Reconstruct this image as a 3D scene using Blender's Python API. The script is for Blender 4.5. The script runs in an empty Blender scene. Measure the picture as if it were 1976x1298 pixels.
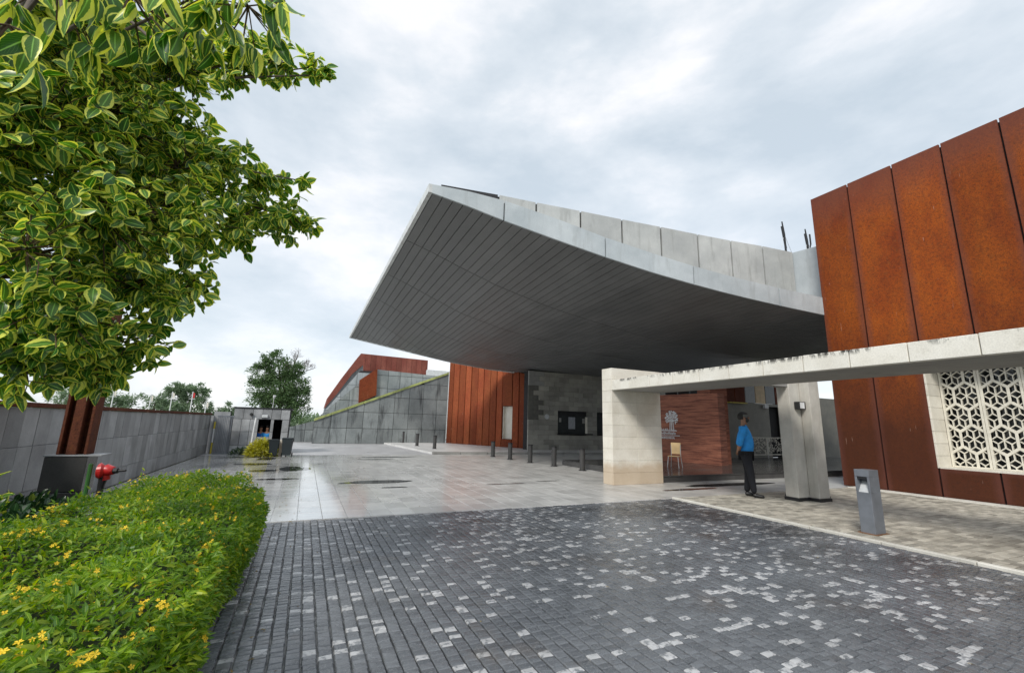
import bpy, bmesh, math, random
import numpy as np
from mathutils import Vector, Matrix, noise as mnoise
random.seed(7); RNG = np.random.default_rng(7)
S = bpy.context.scene
COL = S.collection

# ------------------------------------------------------------------ camera
CAM_ROT = np.array([[0.90669, -0.42101, 0.02578], [0.10576, 0.16777, -0.98014], [0.40832, 0.89141, 0.19664]])  # right, down, forward
CAM_POS = np.array([0, 0, 1.42])
cam = bpy.data.cameras.new('camera')
cam.sensor_width = 36.0; cam.lens = 844.67 / 1976 * 36
cam.clip_start = 0.05; cam.clip_end = 3000
camo = bpy.data.objects.new('camera', cam); COL.objects.link(camo)
r, d, f = CAM_ROT
camo.matrix_world = Matrix(((r[0], -d[0], -f[0], 0), (r[1], -d[1], -f[1], 0), (r[2], -d[2], -f[2], 1.42), (0, 0, 0, 1)))
S.camera = camo

# ------------------------------------------------------------------ world, sun, exposure
SUN_EL, SUN_AZ = math.radians(40), math.radians(-128)     # azimuth from +Y towards +X: light comes from the left and a little behind
w = bpy.data.worlds.new('World'); S.world = w; w.use_nodes = True
nt = w.node_tree; nt.nodes.clear()
N = nt.nodes.new; LK = nt.links.new
wo = N('ShaderNodeOutputWorld')
sky = N('ShaderNodeTexSky'); sky.sky_type = 'NISHITA'; sky.sun_disc = False
sky.sun_elevation = SUN_EL; sky.sun_rotation = SUN_AZ
bsky = N('ShaderNodeBackground'); bsky.inputs[1].default_value = 0.12
LK(sky.outputs[0], bsky.inputs[0])
tc = N('ShaderNodeTexCoord')
mp = N('ShaderNodeMapping'); mp.inputs['Scale'].default_value = (1.0, 1.0, 2.3); mp.inputs['Rotation'].default_value = (0.35, 0.0, 0.5)
LK(tc.outputs['Generated'], mp.inputs[0])
n1 = N('ShaderNodeTexNoise'); n1.inputs['Scale'].default_value = 1.9; n1.inputs['Detail'].default_value = 8; n1.inputs['Roughness'].default_value = 0.52; n1.inputs['Distortion'].default_value = 0.35
LK(mp.outputs[0], n1.inputs['Vector'])
n2 = N('ShaderNodeTexNoise'); n2.inputs['Scale'].default_value = 5.0; n2.inputs['Detail'].default_value = 7; n2.inputs['Roughness'].default_value = 0.6
LK(mp.outputs[0], n2.inputs['Vector'])
mx = N('ShaderNodeMix'); mx.data_type = 'FLOAT'; mx.inputs[0].default_value = 0.3
LK(n1.outputs[0], mx.inputs[2]); LK(n2.outputs[0], mx.inputs[3])
cr = N('ShaderNodeValToRGB')
e = cr.color_ramp.elements
e[0].position = 0.39; e[0].color = (0.57, 0.645, 0.71, 1)
e[1].position = 0.60; e[1].color = (0.95, 0.95, 0.965, 1)
k = cr.color_ramp.elements.new(0.5); k.color = (0.72, 0.775, 0.825, 1)
LK(mx.outputs[0], cr.inputs[0])
bcl = N('ShaderNodeBackground'); bcl.inputs[1].default_value = 0.71
LK(cr.outputs[0], bcl.inputs[0])
msh = N('ShaderNodeMixShader'); msh.inputs[0].default_value = 0.88
LK(bsky.outputs[0], msh.inputs[1]); LK(bcl.outputs[0], msh.inputs[2]); LK(msh.outputs[0], wo.inputs[0])

sl = bpy.data.lights.new('sun', 'SUN'); sl.energy = 1.5; sl.angle = math.radians(14); sl.color = (1, 0.95, 0.87)
so = bpy.data.objects.new('sun', sl); COL.objects.link(so)
sd = Vector((math.sin(SUN_AZ) * math.cos(SUN_EL), math.cos(SUN_AZ) * math.cos(SUN_EL), math.sin(SUN_EL)))
so.rotation_euler = sd.to_track_quat('Z', 'Y').to_euler(); so.location = (-20, -10, 30)
S.view_settings.view_transform = 'Standard'; S.view_settings.look = 'None'
S.view_settings.gamma = 1; S.view_settings.use_curve_mapping = False
S.view_settings.exposure = 0.72
S.render.engine = 'CYCLES'
S.cycles.max_bounces = 8; S.cycles.transparent_max_bounces = 8

# ------------------------------------------------------------------ helpers
def tag(o, label=None, cat=None, group=None, kind=None):
    if label: o['label'] = label
    if cat: o['category'] = cat
    if group: o['group'] = group
    if kind: o['kind'] = kind
    return o

def link(name, me, mat=None, parent=None, smooth=False):
    if mat is not None and len(me.materials) == 0: me.materials.append(mat)
    o = bpy.data.objects.new(name, me); COL.objects.link(o)
    if parent is not None:
        o.parent = parent
        if parent.type == 'EMPTY': o.matrix_parent_inverse = Matrix.Translation(-Vector(parent.location))
    if smooth: me.shade_smooth()
    return o

def empty(name, loc, label=None, cat=None, group=None, kind=None):
    o = bpy.data.objects.new(name, None); COL.objects.link(o); o.location = loc
    o.empty_display_size = 0.2
    return tag(o, label, cat, group, kind)

def mesh(verts, faces, name='mesh'):
    me = bpy.data.meshes.new(name); me.from_pydata([tuple(v) for v in verts], [], faces); me.update(); return me

class MB:
    def __init__(s): s.v = []; s.f = []
    def add(s, v, f):
        n = len(s.v); s.v += [tuple(p) for p in v]; s.f += [tuple(i + n for i in q) for q in f]; return s
    def box(s, a, b, M=None):
        (x0, y0, z0), (x1, y1, z1) = a, b
        v = [(x0,y0,z0),(x1,y0,z0),(x1,y1,z0),(x0,y1,z0),(x0,y0,z1),(x1,y0,z1),(x1,y1,z1),(x0,y1,z1)]
        if M is not None: v = [tuple(M @ Vector(p)) for p in v]
        return s.add(v, [(0,3,2,1),(4,5,6,7),(0,1,5,4),(1,2,6,5),(2,3,7,6),(3,0,4,7)])
    def bbox(s, a, b, e=0.006, M=None):     # box with chamfered edges (all 12)
        c = [(a[i] + b[i]) / 2 for i in range(3)]; h = [abs(b[i] - a[i]) / 2 for i in range(3)]
        e = min(e, min(h) * 0.9)
        bm = bmesh.new(); bmesh.ops.create_cube(bm, size=1)
        for v in bm.verts: v.co = Vector([c[i] + v.co[i] * 2 * h[i] for i in range(3)])
        bmesh.ops.bevel(bm, geom=bm.edges[:], offset=e, segments=1, affect='EDGES')
        bm.verts.index_update()
        vs = [v.co.copy() for v in bm.verts]
        if M is not None: vs = [M @ v for v in vs]
        s.add(vs, [tuple(v.index for v in q.verts) for q in bm.faces]); bm.free(); return s
    def tube(s, pts, rad, seg=6, cap=True):
        pts = [Vector(p) for p in pts]; n = len(pts)
        if not isinstance(rad, (list, tuple)): rad = [rad] * n
        base = len(s.v); up = Vector((0, 0, 1))
        for i, p in enumerate(pts):
            t = (pts[min(i + 1, n - 1)] - pts[max(i - 1, 0)]).normalized()
            a = t.cross(up if abs(t.z) < 0.95 else Vector((1, 0, 0))).normalized(); b = t.cross(a)
            for k in range(seg):
                q = 2 * math.pi * k / seg
                s.v.append(tuple(p + (a * math.cos(q) + b * math.sin(q)) * rad[i]))
        for i in range(n - 1):
            for k in range(seg):
                k2 = (k + 1) % seg
                s.f.append((base + i * seg + k, base + i * seg + k2, base + (i + 1) * seg + k2, base + (i + 1) * seg + k))
        if cap:
            s.f.append(tuple(base + k for k in range(seg))[::-1]); s.f.append(tuple(base + (n - 1) * seg + k for k in range(seg)))
        return s
    def prism(s, poly, off):     # poly: 3D points, off: vector
        n = len(poly); o = Vector(off)
        v = [Vector(p) for p in poly] + [Vector(p) + o for p in poly]
        f = [tuple(range(n))[::-1], tuple(range(n, 2 * n))] + [(i, (i + 1) % n, (i + 1) % n + n, i + n) for i in range(n)]
        return s.add(v, f)
    def me(s, name='mesh'): return mesh(s.v, s.f, name)
    def obj(s, name, mat, parent=None, smooth=False): return link(name, s.me(name), mat, parent, smooth)

def fix_normals(me):
    bm = bmesh.new(); bm.from_mesh(me); bmesh.ops.recalc_face_normals(bm, faces=bm.faces[:]); bm.to_mesh(me); bm.free()

def fast_mesh(V, F, name, uv=None, tint=None):
    """V (n,3); F (m,k) constant face size"""
    me = bpy.data.meshes.new(name); m, k = F.shape
    me.vertices.add(len(V)); me.vertices.foreach_set('co', V.astype(np.float32).ravel())
    me.loops.add(m * k); me.loops.foreach_set('vertex_index', F.astype(np.int32).ravel())
    me.polygons.add(m); me.polygons.foreach_set('loop_start', np.arange(0, m * k, k, dtype=np.int32))
    try: me.polygons.foreach_set('loop_total', np.full(m, k, dtype=np.int32))
    except Exception: pass
    me.update(calc_edges=True)
    if uv is not None:
        l = me.uv_layers.new(name='UVMap'); l.data.foreach_set('uv', uv[F.ravel()].astype(np.float32).ravel())
    if tint is not None:
        a = me.attributes.new('tint', 'FLOAT', 'POINT'); a.data.foreach_set('value', tint.astype(np.float32))
    me.validate(); me.shade_flat(); return me

def scatter(pv, pf, puv, Ms, tints, name):
    """joined copies: pv (n,3), pf (m,k), Ms (N,3,4)"""
    n = len(pv); Nn = len(Ms)
    V = np.einsum('nij,vj->nvi', Ms[:, :, :3], pv) + Ms[:, None, :, 3]
    F = (pf[None] + (np.arange(Nn) * n)[:, None, None]).reshape(-1, pf.shape[1])
    uv = np.tile(puv, (Nn, 1)) if puv is not None else None
    return fast_mesh(V.reshape(-1, 3), F, name, uv, np.repeat(tints, n))

def project(P):
    c = CAM_ROT @ (np.asarray(P, float) - CAM_POS)
    if c[2] <= 0.05: return None
    return 988 + 844.67 * c[0] / c[2], 649 + 844.67 * c[1] / c[2], c[2]
def in_frame(P, m=20):
    q = project(P)
    return q is not None and -m < q[0] < 1976 + m and -m < q[1] < 1298 + m

# ------------------------------------------------------------------ materials
class NB:
    def __init__(s, name):
        s.m = bpy.data.materials.new(name); s.m.use_nodes = True; s.t = s.m.node_tree
        s.p = s.t.nodes['Principled BSDF']; s.out = s.t.nodes['Material Output']; s.geo = None
    def n(s, t): return s.t.nodes.new(t)
    def l(s, a, b): s.t.links.new(a, b)
    def pos(s):
        if s.geo is None: s.geo = s.n('ShaderNodeNewGeometry').outputs['Position']
        return s.geo
    def noise(s, scale, detail=5, rough=0.55, sc=(1, 1, 1), dist=0.0, src=None):
        mpn = s.n('ShaderNodeMapping'); mpn.inputs['Scale'].default_value = sc
        s.l(src or s.pos(), mpn.inputs[0])
        q = s.n('ShaderNodeTexNoise'); q.inputs['Scale'].default_value = scale; q.inputs['Detail'].default_value = detail
        q.inputs['Roughness'].default_value = rough; q.inputs['Distortion'].default_value = dist
        s.l(mpn.outputs[0], q.inputs['Vector']); return q.outputs[0]
    def ramp(s, src, stops, interp='LINEAR'):
        c = s.n('ShaderNodeValToRGB'); c.color_ramp.interpolation = interp
        el = c.color_ramp.elements
        while len(el) < len(stops): el.new(0.5)
        for i, (p, v) in enumerate(stops):
            el[i].position = p
            if not isinstance(v, (tuple, list)): v = (v, v, v)
            el[i].color = (*v, 1)
        s.l(src, c.inputs[0]); return c.outputs[0]
    def mix(s, a, b, fac, mode='MIX'):
        q = s.n('ShaderNodeMix'); q.data_type = 'RGBA'; q.blend_type = mode
        for inp, v in ((q.inputs[0], fac), (q.inputs[6], a), (q.inputs[7], b)):
            if hasattr(v, 'links'): s.l(v, inp)
            elif isinstance(v, (int, float)): inp.default_value = v if inp == q.inputs[0] else (v, v, v, 1)
            else: inp.default_value = (*v, 1)
        return q.outputs[2]
    def math(s, op, a, b=0.0, c=None):
        q = s.n('ShaderNodeMath'); q.operation = op
        for i, v in enumerate((a, b, c)):
            if v is None: continue
            if hasattr(v, 'links'): s.l(v, q.inputs[i])
            else: q.inputs[i].default_value = v
        return q.outputs[0]
    def rnd(s):      # one number for each piece: object random + stored tint
        o = s.n('ShaderNodeObjectInfo').outputs['Random']
        a = s.n('ShaderNodeAttribute'); a.attribute_name = 'tint'
        return s.math('FRACT', s.math('ADD', o, a.outputs['Fac']))
    def bump(s, src, strength=0.3, dist=0.01):
        b = s.n('ShaderNodeBump'); b.inputs['Strength'].default_value = strength; b.inputs['Distance'].default_value = dist
        s.l(src, b.inputs['Height']); s.l(b.outputs[0], s.p.inputs['Normal'])
    def base(s, c):
        if hasattr(c, 'links'): s.l(c, s.p.inputs['Base Color'])
        else: s.p.inputs['Base Color'].default_value = (*c, 1)
    def rough(s, r):
        if hasattr(r, 'links'): s.l(r, s.p.inputs['Roughness'])
        else: s.p.inputs['Roughness'].default_value = r
    def xyz(s):
        q = s.n('ShaderNodeSeparateXYZ'); s.l(s.pos(), q.inputs[0]); return q.outputs

def simple(name, col, rough=0.6, metal=0.0, var=0.12, scale=6.0, bump=0.15, bscale=40):
    b = NB(name); c = col
    n0 = b.noise(scale); b.base(b.mix(tuple(x * (1 - var) for x in c), tuple(min(1, x * (1 + var)) for x in c), b.ramp(n0, [(0.35, 0.0), (0.65, 1.0)])))
    b.rough(rough); b.p.inputs['Metallic'].default_value = metal
    if bump: b.bump(b.noise(bscale, 4), bump, 0.004)
    return b.m

def stone(name, dark, light, piece=0.35, scale=3.0, rough=(0.5, 0.75), streak=0.0, streak_col=(0.05, 0.05, 0.045), bump=0.25, fine=60, stain=None):
    b = NB(name)
    n0 = b.noise(scale, 7, 0.6); n1_ = b.noise(fine, 3, 0.7)
    c = b.mix(dark, light, b.ramp(n0, [(0.3, 0.0), (0.7, 1.0)]))
    v = b.math('MULTIPLY_ADD', b.rnd(), piece, 1 - piece / 2)
    v = b.math('MULTIPLY', v, b.math('MULTIPLY_ADD', n1_, 0.5, 0.75))
    cc = b.n('ShaderNodeVectorMath'); cc.operation = 'SCALE'; b.l(c, cc.inputs[0]); b.l(v, cc.inputs['Scale'])
    c = cc.outputs[0]
    if streak > 0:
        st = b.noise(1.6, 6, 0.65, sc=(2.2, 2.2, 0.35), dist=0.3)
        c = b.mix(c, streak_col, b.math('MULTIPLY', b.ramp(st, [(0.52, 0.0), (0.68, 1.0)]), streak))
    if stain: c = stain(b, c)
    b.base(c); b.rough(b.ramp(n0, [(0.3, rough[0]), (0.7, rough[1])]))
    b.bump(b.math('ADD', n1_, b.math('MULTIPLY', n0, 1.5)), bump, 0.004); return b.m

# corten steel
def corten(name, c1, c2, dark=(0.045, 0.017, 0.011), dz=None, streaks=True, panel=0.25, edges=False):
    b = NB(name)
    n0 = b.noise(1.1, 6, 0.6, sc=(1, 1, 0.5)); nf = b.noise(55, 4, 0.75); nm = b.noise(9, 5, 0.7)
    c = b.mix(c1, c2, b.ramp(n0, [(0.32, 0.0), (0.68, 1.0)]))
    c = b.mix(c, dark, b.math('MULTIPLY', b.ramp(nf, [(0.46, 0.0), (0.66, 1.0)]), 0.7))
    c = b.mix(c, dark, b.math('MULTIPLY', b.ramp(b.noise(17, 5, 0.8), [(0.47, 0.0), (0.66, 1.0)]), 0.6))
    c = b.mix(c, dark, b.math('MULTIPLY', b.ramp(b.noise(4.5, 6, 0.7), [(0.48, 0.0), (0.72, 1.0)]), 0.28))
    c = b.mix(c, (0.42, 0.17, 0.05), b.math('MULTIPLY', b.ramp(nm, [(0.55, 0.0), (0.75, 1.0)]), 0.25))
    v = b.math('MULTIPLY_ADD', b.rnd(), panel, 1 - panel / 2)
    cc = b.n('ShaderNodeVectorMath'); cc.operation = 'SCALE'; b.l(c, cc.inputs[0]); b.l(v, cc.inputs['Scale']); c = cc.outputs[0]
    if dz:      # weathering: greyer purple skin near the top edge; darker foot with shade below the slab painted in
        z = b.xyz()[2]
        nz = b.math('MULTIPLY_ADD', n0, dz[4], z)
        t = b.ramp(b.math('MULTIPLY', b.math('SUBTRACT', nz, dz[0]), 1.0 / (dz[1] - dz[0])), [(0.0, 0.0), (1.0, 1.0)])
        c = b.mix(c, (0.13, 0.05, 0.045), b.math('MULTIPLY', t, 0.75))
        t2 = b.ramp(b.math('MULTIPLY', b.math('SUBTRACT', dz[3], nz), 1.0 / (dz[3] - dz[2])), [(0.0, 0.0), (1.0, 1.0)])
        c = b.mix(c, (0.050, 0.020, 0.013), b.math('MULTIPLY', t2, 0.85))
    if edges:      # greyer purple patina along each sheet's rims
        gq = b.n('ShaderNodeSeparateXYZ'); b.l(b.n('ShaderNodeTexCoord').outputs['Generated'], gq.inputs[0])
        ey = b.math('ABSOLUTE', b.math('SUBTRACT', gq.outputs[1], 0.5)); ey = b.math('MULTIPLY_ADD', b.math('SUBTRACT', n0, 0.5), 0.35, ey)
        k_ = b.math('MAXIMUM', b.ramp(ey, [(0.36, 0.0), (0.50, 1.0)]), b.ramp(b.math('MULTIPLY_ADD', b.math('SUBTRACT', n0, 0.5), 0.2, gq.outputs[2]), [(0.84, 0.0), (1.0, 1.0)]))
        c = b.mix(c, (0.13, 0.048, 0.038), b.math('MULTIPLY', k_, 0.55))
    if streaks:
        st = b.noise(3.0, 3, 0.5, sc=(9, 9, 0.6)); st2 = b.noise(2.2, 2, 0.5)
        k = b.math('MULTIPLY', b.ramp(st, [(0.69, 0.0), (0.72, 1.0)]), b.ramp(st2, [(0.56, 0.0), (0.62, 1.0)]))
        c = b.mix(c, (0.55, 0.38, 0.3), b.math('MULTIPLY', k, 0.5))
    b.base(c); b.rough(b.ramp(nm, [(0.3, 0.7), (0.7, 0.9)])); b.p.inputs['Metallic'].default_value = 0.0
    b.p.inputs['Specular IOR Level'].default_value = 0.18
    b.bump(nf, 0.25, 0.003); return b.m

M = {}
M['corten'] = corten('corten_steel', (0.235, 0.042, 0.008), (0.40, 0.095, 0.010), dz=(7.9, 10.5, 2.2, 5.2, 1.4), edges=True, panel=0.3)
M['corten_far'] = corten('corten_steel_weathered', (0.29, 0.06, 0.025), (0.38, 0.105, 0.04), panel=0.55, dz=(6, 8, -1.5, 0.8, 0.5))
M['corten_red'] = corten('corten_steel_reddish', (0.24, 0.07, 0.055), (0.33, 0.12, 0.09), panel=0.35, streaks=False)
M['corten_dark'] = corten('corten_steel_column', (0.10, 0.032, 0.018), (0.17, 0.055, 0.028), panel=0.2, streaks=False)
M['gap'] = simple('dark_cavity', (0.02, 0.02, 0.022), 0.8, var=0.3)
M['slate'] = stone('slate_cladding', (0.22, 0.23, 0.24), (0.40, 0.41, 0.42), 0.45, 2.2, (0.4, 0.65), streak=0.35, fine=45)
M['slate_far'] = stone('mossy_slate_cladding', (0.14, 0.16, 0.165), (0.27, 0.295, 0.295), 0.4, 0.8, (0.5, 0.8), streak=0.75, streak_col=(0.025, 0.028, 0.03), fine=14)
M['slate_pale'] = stone('pale_slate_cladding', (0.22, 0.25, 0.26), (0.38, 0.41, 0.42), 0.3, 0.8, (0.5, 0.8), streak=0.5, streak_col=(0.08, 0.09, 0.09), fine=14)
M['moss'] = stone('mossy_coping', (0.20, 0.23, 0.11), (0.44, 0.50, 0.15), 0.3, 3.0, (0.7, 0.9), fine=20)
M['metal2'] = stone('weathered_zinc_cladding', (0.40, 0.42, 0.42), (0.54, 0.56, 0.55), 0.2, 1.4, (0.4, 0.6), streak=0.55, streak_col=(0.27, 0.28, 0.27), bump=0.08)
M['metal'] = stone('zinc_cladding', (0.40, 0.45, 0.48), (0.56, 0.61, 0.64), 0.16, 1.2, (0.4, 0.6), streak=0.35, streak_col=(0.26, 0.28, 0.28), bump=0.08)
M['trim'] = simple('pale_edge_trim', (0.62, 0.64, 0.64), 0.45)

def limestain(b, c):
    z = b.xyz()[2]; nn = b.noise(3.5, 5, 0.6)
    t = b.ramp(b.math('MULTIPLY', b.math('SUBTRACT', b.math('MULTIPLY_ADD', nn, 0.35, 0.42), z), 4.0), [(0.0, 0.0), (0.8, 1.0)])
    return b.mix(c, (0.46, 0.30, 0.15), b.math('MULTIPLY', t, 0.55))
M['limestone'] = stone('cream_limestone', (0.68, 0.64, 0.55), (0.83, 0.80, 0.72), 0.14, 2.5, (0.55, 0.75), stain=limestain, bump=0.15)
def mould(b, c):
    z = b.xyz()[2]; nn = b.noise(1.3, 5, 0.7, sc=(1, 1, 0.7)); nd = b.noise(14, 4, 0.7, sc=(1, 1, 0.35))
    band = b.ramp(b.math('MULTIPLY', b.math('SUBTRACT', z, 2.535), 9.0), [(0.0, 0.0), (0.6, 1.0)])
    k = b.math('MULTIPLY', b.ramp(nd, [(0.46, 0.0), (0.56, 1.0)]), b.math('MULTIPLY', band, b.ramp(nn, [(0.44, 0.0), (0.56, 1.0)])))
    soft = b.math('MULTIPLY', b.ramp(b.noise(4, 6, 0.75), [(0.55, 0.0), (0.75, 1.0)]), 0.35)
    return b.mix(b.mix(c, (0.30, 0.26, 0.17), soft), (0.035, 0.033, 0.028), k)
M['slabstone'] = stone('weathered_coping_stone', (0.72, 0.69, 0.61), (0.85, 0.83, 0.76), 0.12, 2.5, (0.6, 0.8), stain=mould, bump=0.15)
M['concrete'] = stone('grey_concrete', (0.24, 0.24, 0.23), (0.34, 0.34, 0.325), 0.05, 1.5, (0.6, 0.85), streak=0.3, streak_col=(0.15, 0.15, 0.14), fine=90)
M['granite_col'] = stone('bush_hammered_concrete', (0.42, 0.40, 0.36), (0.60, 0.58, 0.53), 0.1, 2.0, (0.6, 0.85), streak=0.35, streak_col=(0.24, 0.22, 0.19), fine=110, bump=0.4)
M['backstone'] = stone('grey_limestone_blocks', (0.24, 0.235, 0.21), (0.40, 0.385, 0.34), 0.4, 1.2, (0.6, 0.85), fine=25)
M['patch'] = stone('dark_patch_stone', (0.10, 0.10, 0.09), (0.17, 0.165, 0.145), 0.1, 2.0, (0.6, 0.85), fine=25)  # darker stone for the ticket wall patch and lobby side wall
M['soffit'] = stone('dark_soffit_board', (0.14, 0.143, 0.147), (0.20, 0.203, 0.207), 0.14, 1.0, (0.38, 0.6), streak=0.0, fine=30, bump=0.05)
M['roof'] = simple('roof_membrane', (0.28, 0.28, 0.28), 0.8)
M['black'] = simple('black_metal', (0.018, 0.018, 0.02), 0.45)
M['darkgreen'] = simple('dark_plastic_bin', (0.012, 0.02, 0.024), 0.6)
M['bollard'] = simple('dark_stone_bollard', (0.05, 0.05, 0.05), 0.6)
M['galv'] = simple('grey_painted_metal', (0.17, 0.185, 0.21), 0.45, metal=0.1, bump=0.2, bscale=120)
M['galvlight'] = simple('reflector_metal', (0.55, 0.57, 0.58), 0.35)
M['white'] = simple('white_paint', (0.75, 0.76, 0.77), 0.5)
M['jali'] = simple('cast_white_stone', (0.70, 0.67, 0.58), 0.6, var=0.1)
M['glass_dark'] = simple('dark_glazing', (0.045, 0.05, 0.052), 0.12, bump=0)
M['red'] = simple('red_enamel', (0.50, 0.02, 0.02), 0.35)
M['yellow'] = simple('yellow_paint', (0.65, 0.52, 0.05), 0.5)
M['wood'] = simple('pale_wood', (0.62, 0.45, 0.24), 0.5)
M['steel'] = simple('bare_steel', (0.5, 0.5, 0.5), 0.35, metal=0.8)

# brown rammed wall with horizontal banding
b = NB('striped_red_stone')
h = b.noise(3.4, 7, 0.72, sc=(0.35, 0.35, 5.0)); h2 = b.noise(30, 4, 0.7, sc=(1, 1, 2))
c = b.mix((0.12, 0.035, 0.025), (0.42, 0.16, 0.095), b.ramp(h, [(0.36, 0.0), (0.62, 1.0)]))
c = b.mix(c, (0.5, 0.25, 0.16), b.math('MULTIPLY', b.ramp(h2, [(0.55, 0.0), (0.75, 1.0)]), 0.4))
b.base(c); b.rough(0.75); b.bump(h, 0.25, 0.01); M['striped'] = b.m

# wet granite setts: a few pale ones with wet glints painted in, gathered in patches
b = NB('wet_granite_sett')
rn = b.rnd(); big = b.noise(0.5, 3, 0.5); nf = b.noise(70, 4, 0.75); nm = b.noise(16, 4, 0.6)
c = b.mix((0.060, 0.067, 0.078), (0.20, 0.215, 0.235), b.math('MULTIPLY_ADD', rn, 0.45, 0.3))
c = b.mix(c, (0.24, 0.25, 0.26), b.math('MULTIPLY', b.ramp(nf, [(0.50, 0.0), (0.72, 1.0)]), 0.8))
xs = b.xyz()
side = b.ramp(b.math('MULTIPLY', b.math('ADD', xs[0], 1.0), 0.125), [(0.12, 0.0), (0.42, 1.0)])
thr = b.math('MULTIPLY_ADD', b.math('MULTIPLY', b.ramp(big, [(0.38, 0.0), (0.62, 1.0)]), side), -0.13, 0.93)
pale = b.math('GREATER_THAN', b.math('ADD', rn, b.math('MULTIPLY', b.math('SUBTRACT', nm, 0.5), 0.03)), thr)
pc_ = b.mix((0.38, 0.39, 0.40), (0.64, 0.64, 0.65), b.noise(7, 3))
c = b.mix(c, pc_, b.math('MULTIPLY', pale, b.ramp(b.noise(22, 4, 0.6), [(0.38, 0.1), (0.50, 1.0)])))
c = b.mix(c, (0.13, 0.10, 0.075), b.math('MULTIPLY', b.ramp(b.noise(1.1, 5, 0.7), [(0.56, 0.0), (0.72, 1.0)]), 0.5))
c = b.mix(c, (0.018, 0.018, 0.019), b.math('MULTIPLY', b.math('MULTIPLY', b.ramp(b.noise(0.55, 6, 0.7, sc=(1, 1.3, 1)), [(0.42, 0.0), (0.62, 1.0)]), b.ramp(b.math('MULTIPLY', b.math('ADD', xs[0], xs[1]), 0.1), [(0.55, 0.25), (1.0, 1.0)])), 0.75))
b.base(c); b.rough(b.ramp(b.noise(5, 5, 0.6), [(0.3, 0.12), (0.7, 0.36)])); b.p.inputs['Specular IOR Level'].default_value = 0.65; b.bump(b.math('ADD', nm, nf), 0.35, 0.006)
M['sett'] = b.m
b = NB('sett_joint_grit'); b.base(b.mix((0.012, 0.012, 0.014), (0.22, 0.22, 0.215), b.math('MULTIPLY', b.ramp(b.noise(2.2, 6, 0.7), [(0.4, 0.0), (0.6, 1.0)]), b.ramp(b.xyz()[0], [(0.6, 1.0), (0.95, 0.0)])))); b.rough(0.4); b.bump(b.noise(80), 0.6, 0.01); M['joint'] = b.m  # joints paler to the left: wet reflection painted into the colour

# wet pale plaza slab: standing water makes it glossy in patches
b = NB('wet_plaza_slab')
n0 = b.noise(0.35, 5, 0.6, sc=(1, 0.7, 1)); nm = b.noise(3, 6, 0.65); nf = b.noise(60, 3, 0.7); rn = b.rnd()
wet = b.ramp(n0, [(0.38, 0.0), (0.56, 1.0)])
xw = b.xyz()
leftwet = b.ramp(b.math('MULTIPLY', b.math('SUBTRACT', 4.4, xw[0]), 0.3), [(0.0, 0.0), (1.0, 1.0)])
wet = b.math('MULTIPLY', b.math('MAXIMUM', wet, 0.55), b.math('MULTIPLY_ADD', leftwet, 0.55, 0.45))
c = b.mix((0.44, 0.435, 0.42), (0.60, 0.595, 0.575), b.ramp(nm, [(0.3, 0.0), (0.7, 1.0)]))
v = b.math('MULTIPLY_ADD', rn, 0.28, 0.86)
v = b.math('MULTIPLY', v, b.math('MULTIPLY_ADD', nf, 0.4, 0.8))
cc = b.n('ShaderNodeVectorMath'); cc.operation = 'SCALE'; b.l(c, cc.inputs[0]); b.l(v, cc.inputs['Scale'])
pud = b.ramp(b.noise(0.8, 5, 0.6, sc=(0.8, 1.7, 1)), [(0.68, 0.0), (0.70, 1.0)])
c = b.mix(cc.outputs[0], (0.07, 0.07, 0.068), b.math('MULTIPLY', pud, 0.95))
b.base(c)
ro = b.mix(b.math('MULTIPLY_ADD', wet, -0.34, 0.46), 0.02, pud)
b.l(b.math('MULTIPLY', b.math('MULTIPLY', leftwet, leftwet), 0.8), b.p.inputs['Coat Weight']); b.p.inputs['Coat Roughness'].default_value = 0.10; b.p.inputs['Coat IOR'].default_value = 1.7
b.l(ro, b.p.inputs['Roughness'])
b.p.inputs['Specular IOR Level'].default_value = 0.9
bs = b.n('ShaderNodeBump'); bs.inputs['Strength'].default_value = 0.06; bs.inputs['Distance'].default_value = 0.004
b.l(b.math('MULTIPLY', b.math('ADD', nf, nm), b.math('SUBTRACT', 1.0, pud)), bs.inputs['Height']); b.l(bs.outputs[0], b.p.inputs['Normal'])
M['plaza'] = b.m

def walkstain(b, c):
    nn = b.noise(0.6, 5, 0.6, sc=(1.0, 0.5, 1))
    return b.mix(c, (0.09, 0.075, 0.06), b.math('MULTIPLY', b.ramp(nn, [(0.52, 0.0), (0.68, 1.0)]), 0.55))
M['walk'] = stone('tan_pavement_brick', (0.32, 0.30, 0.255), (0.52, 0.49, 0.42), 0.65, 4.0, (0.5, 0.8), stain=walkstain, bump=0.3)
M['kerb'] = stone('pale_kerb_stone', (0.58, 0.56, 0.50), (0.74, 0.72, 0.66), 0.2, 3.0, (0.6, 0.8))
M['farpave'] = stone('far_pale_paving', (0.42, 0.42, 0.43), (0.58, 0.58, 0.59), 0.1, 1.0, (0.25, 0.5), fine=12)
M['podium'] = stone('polished_dark_granite', (0.05, 0.05, 0.05), (0.09, 0.088, 0.085), 0.2, 1.5, (0.12, 0.25), fine=60, bump=0.03)

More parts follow.
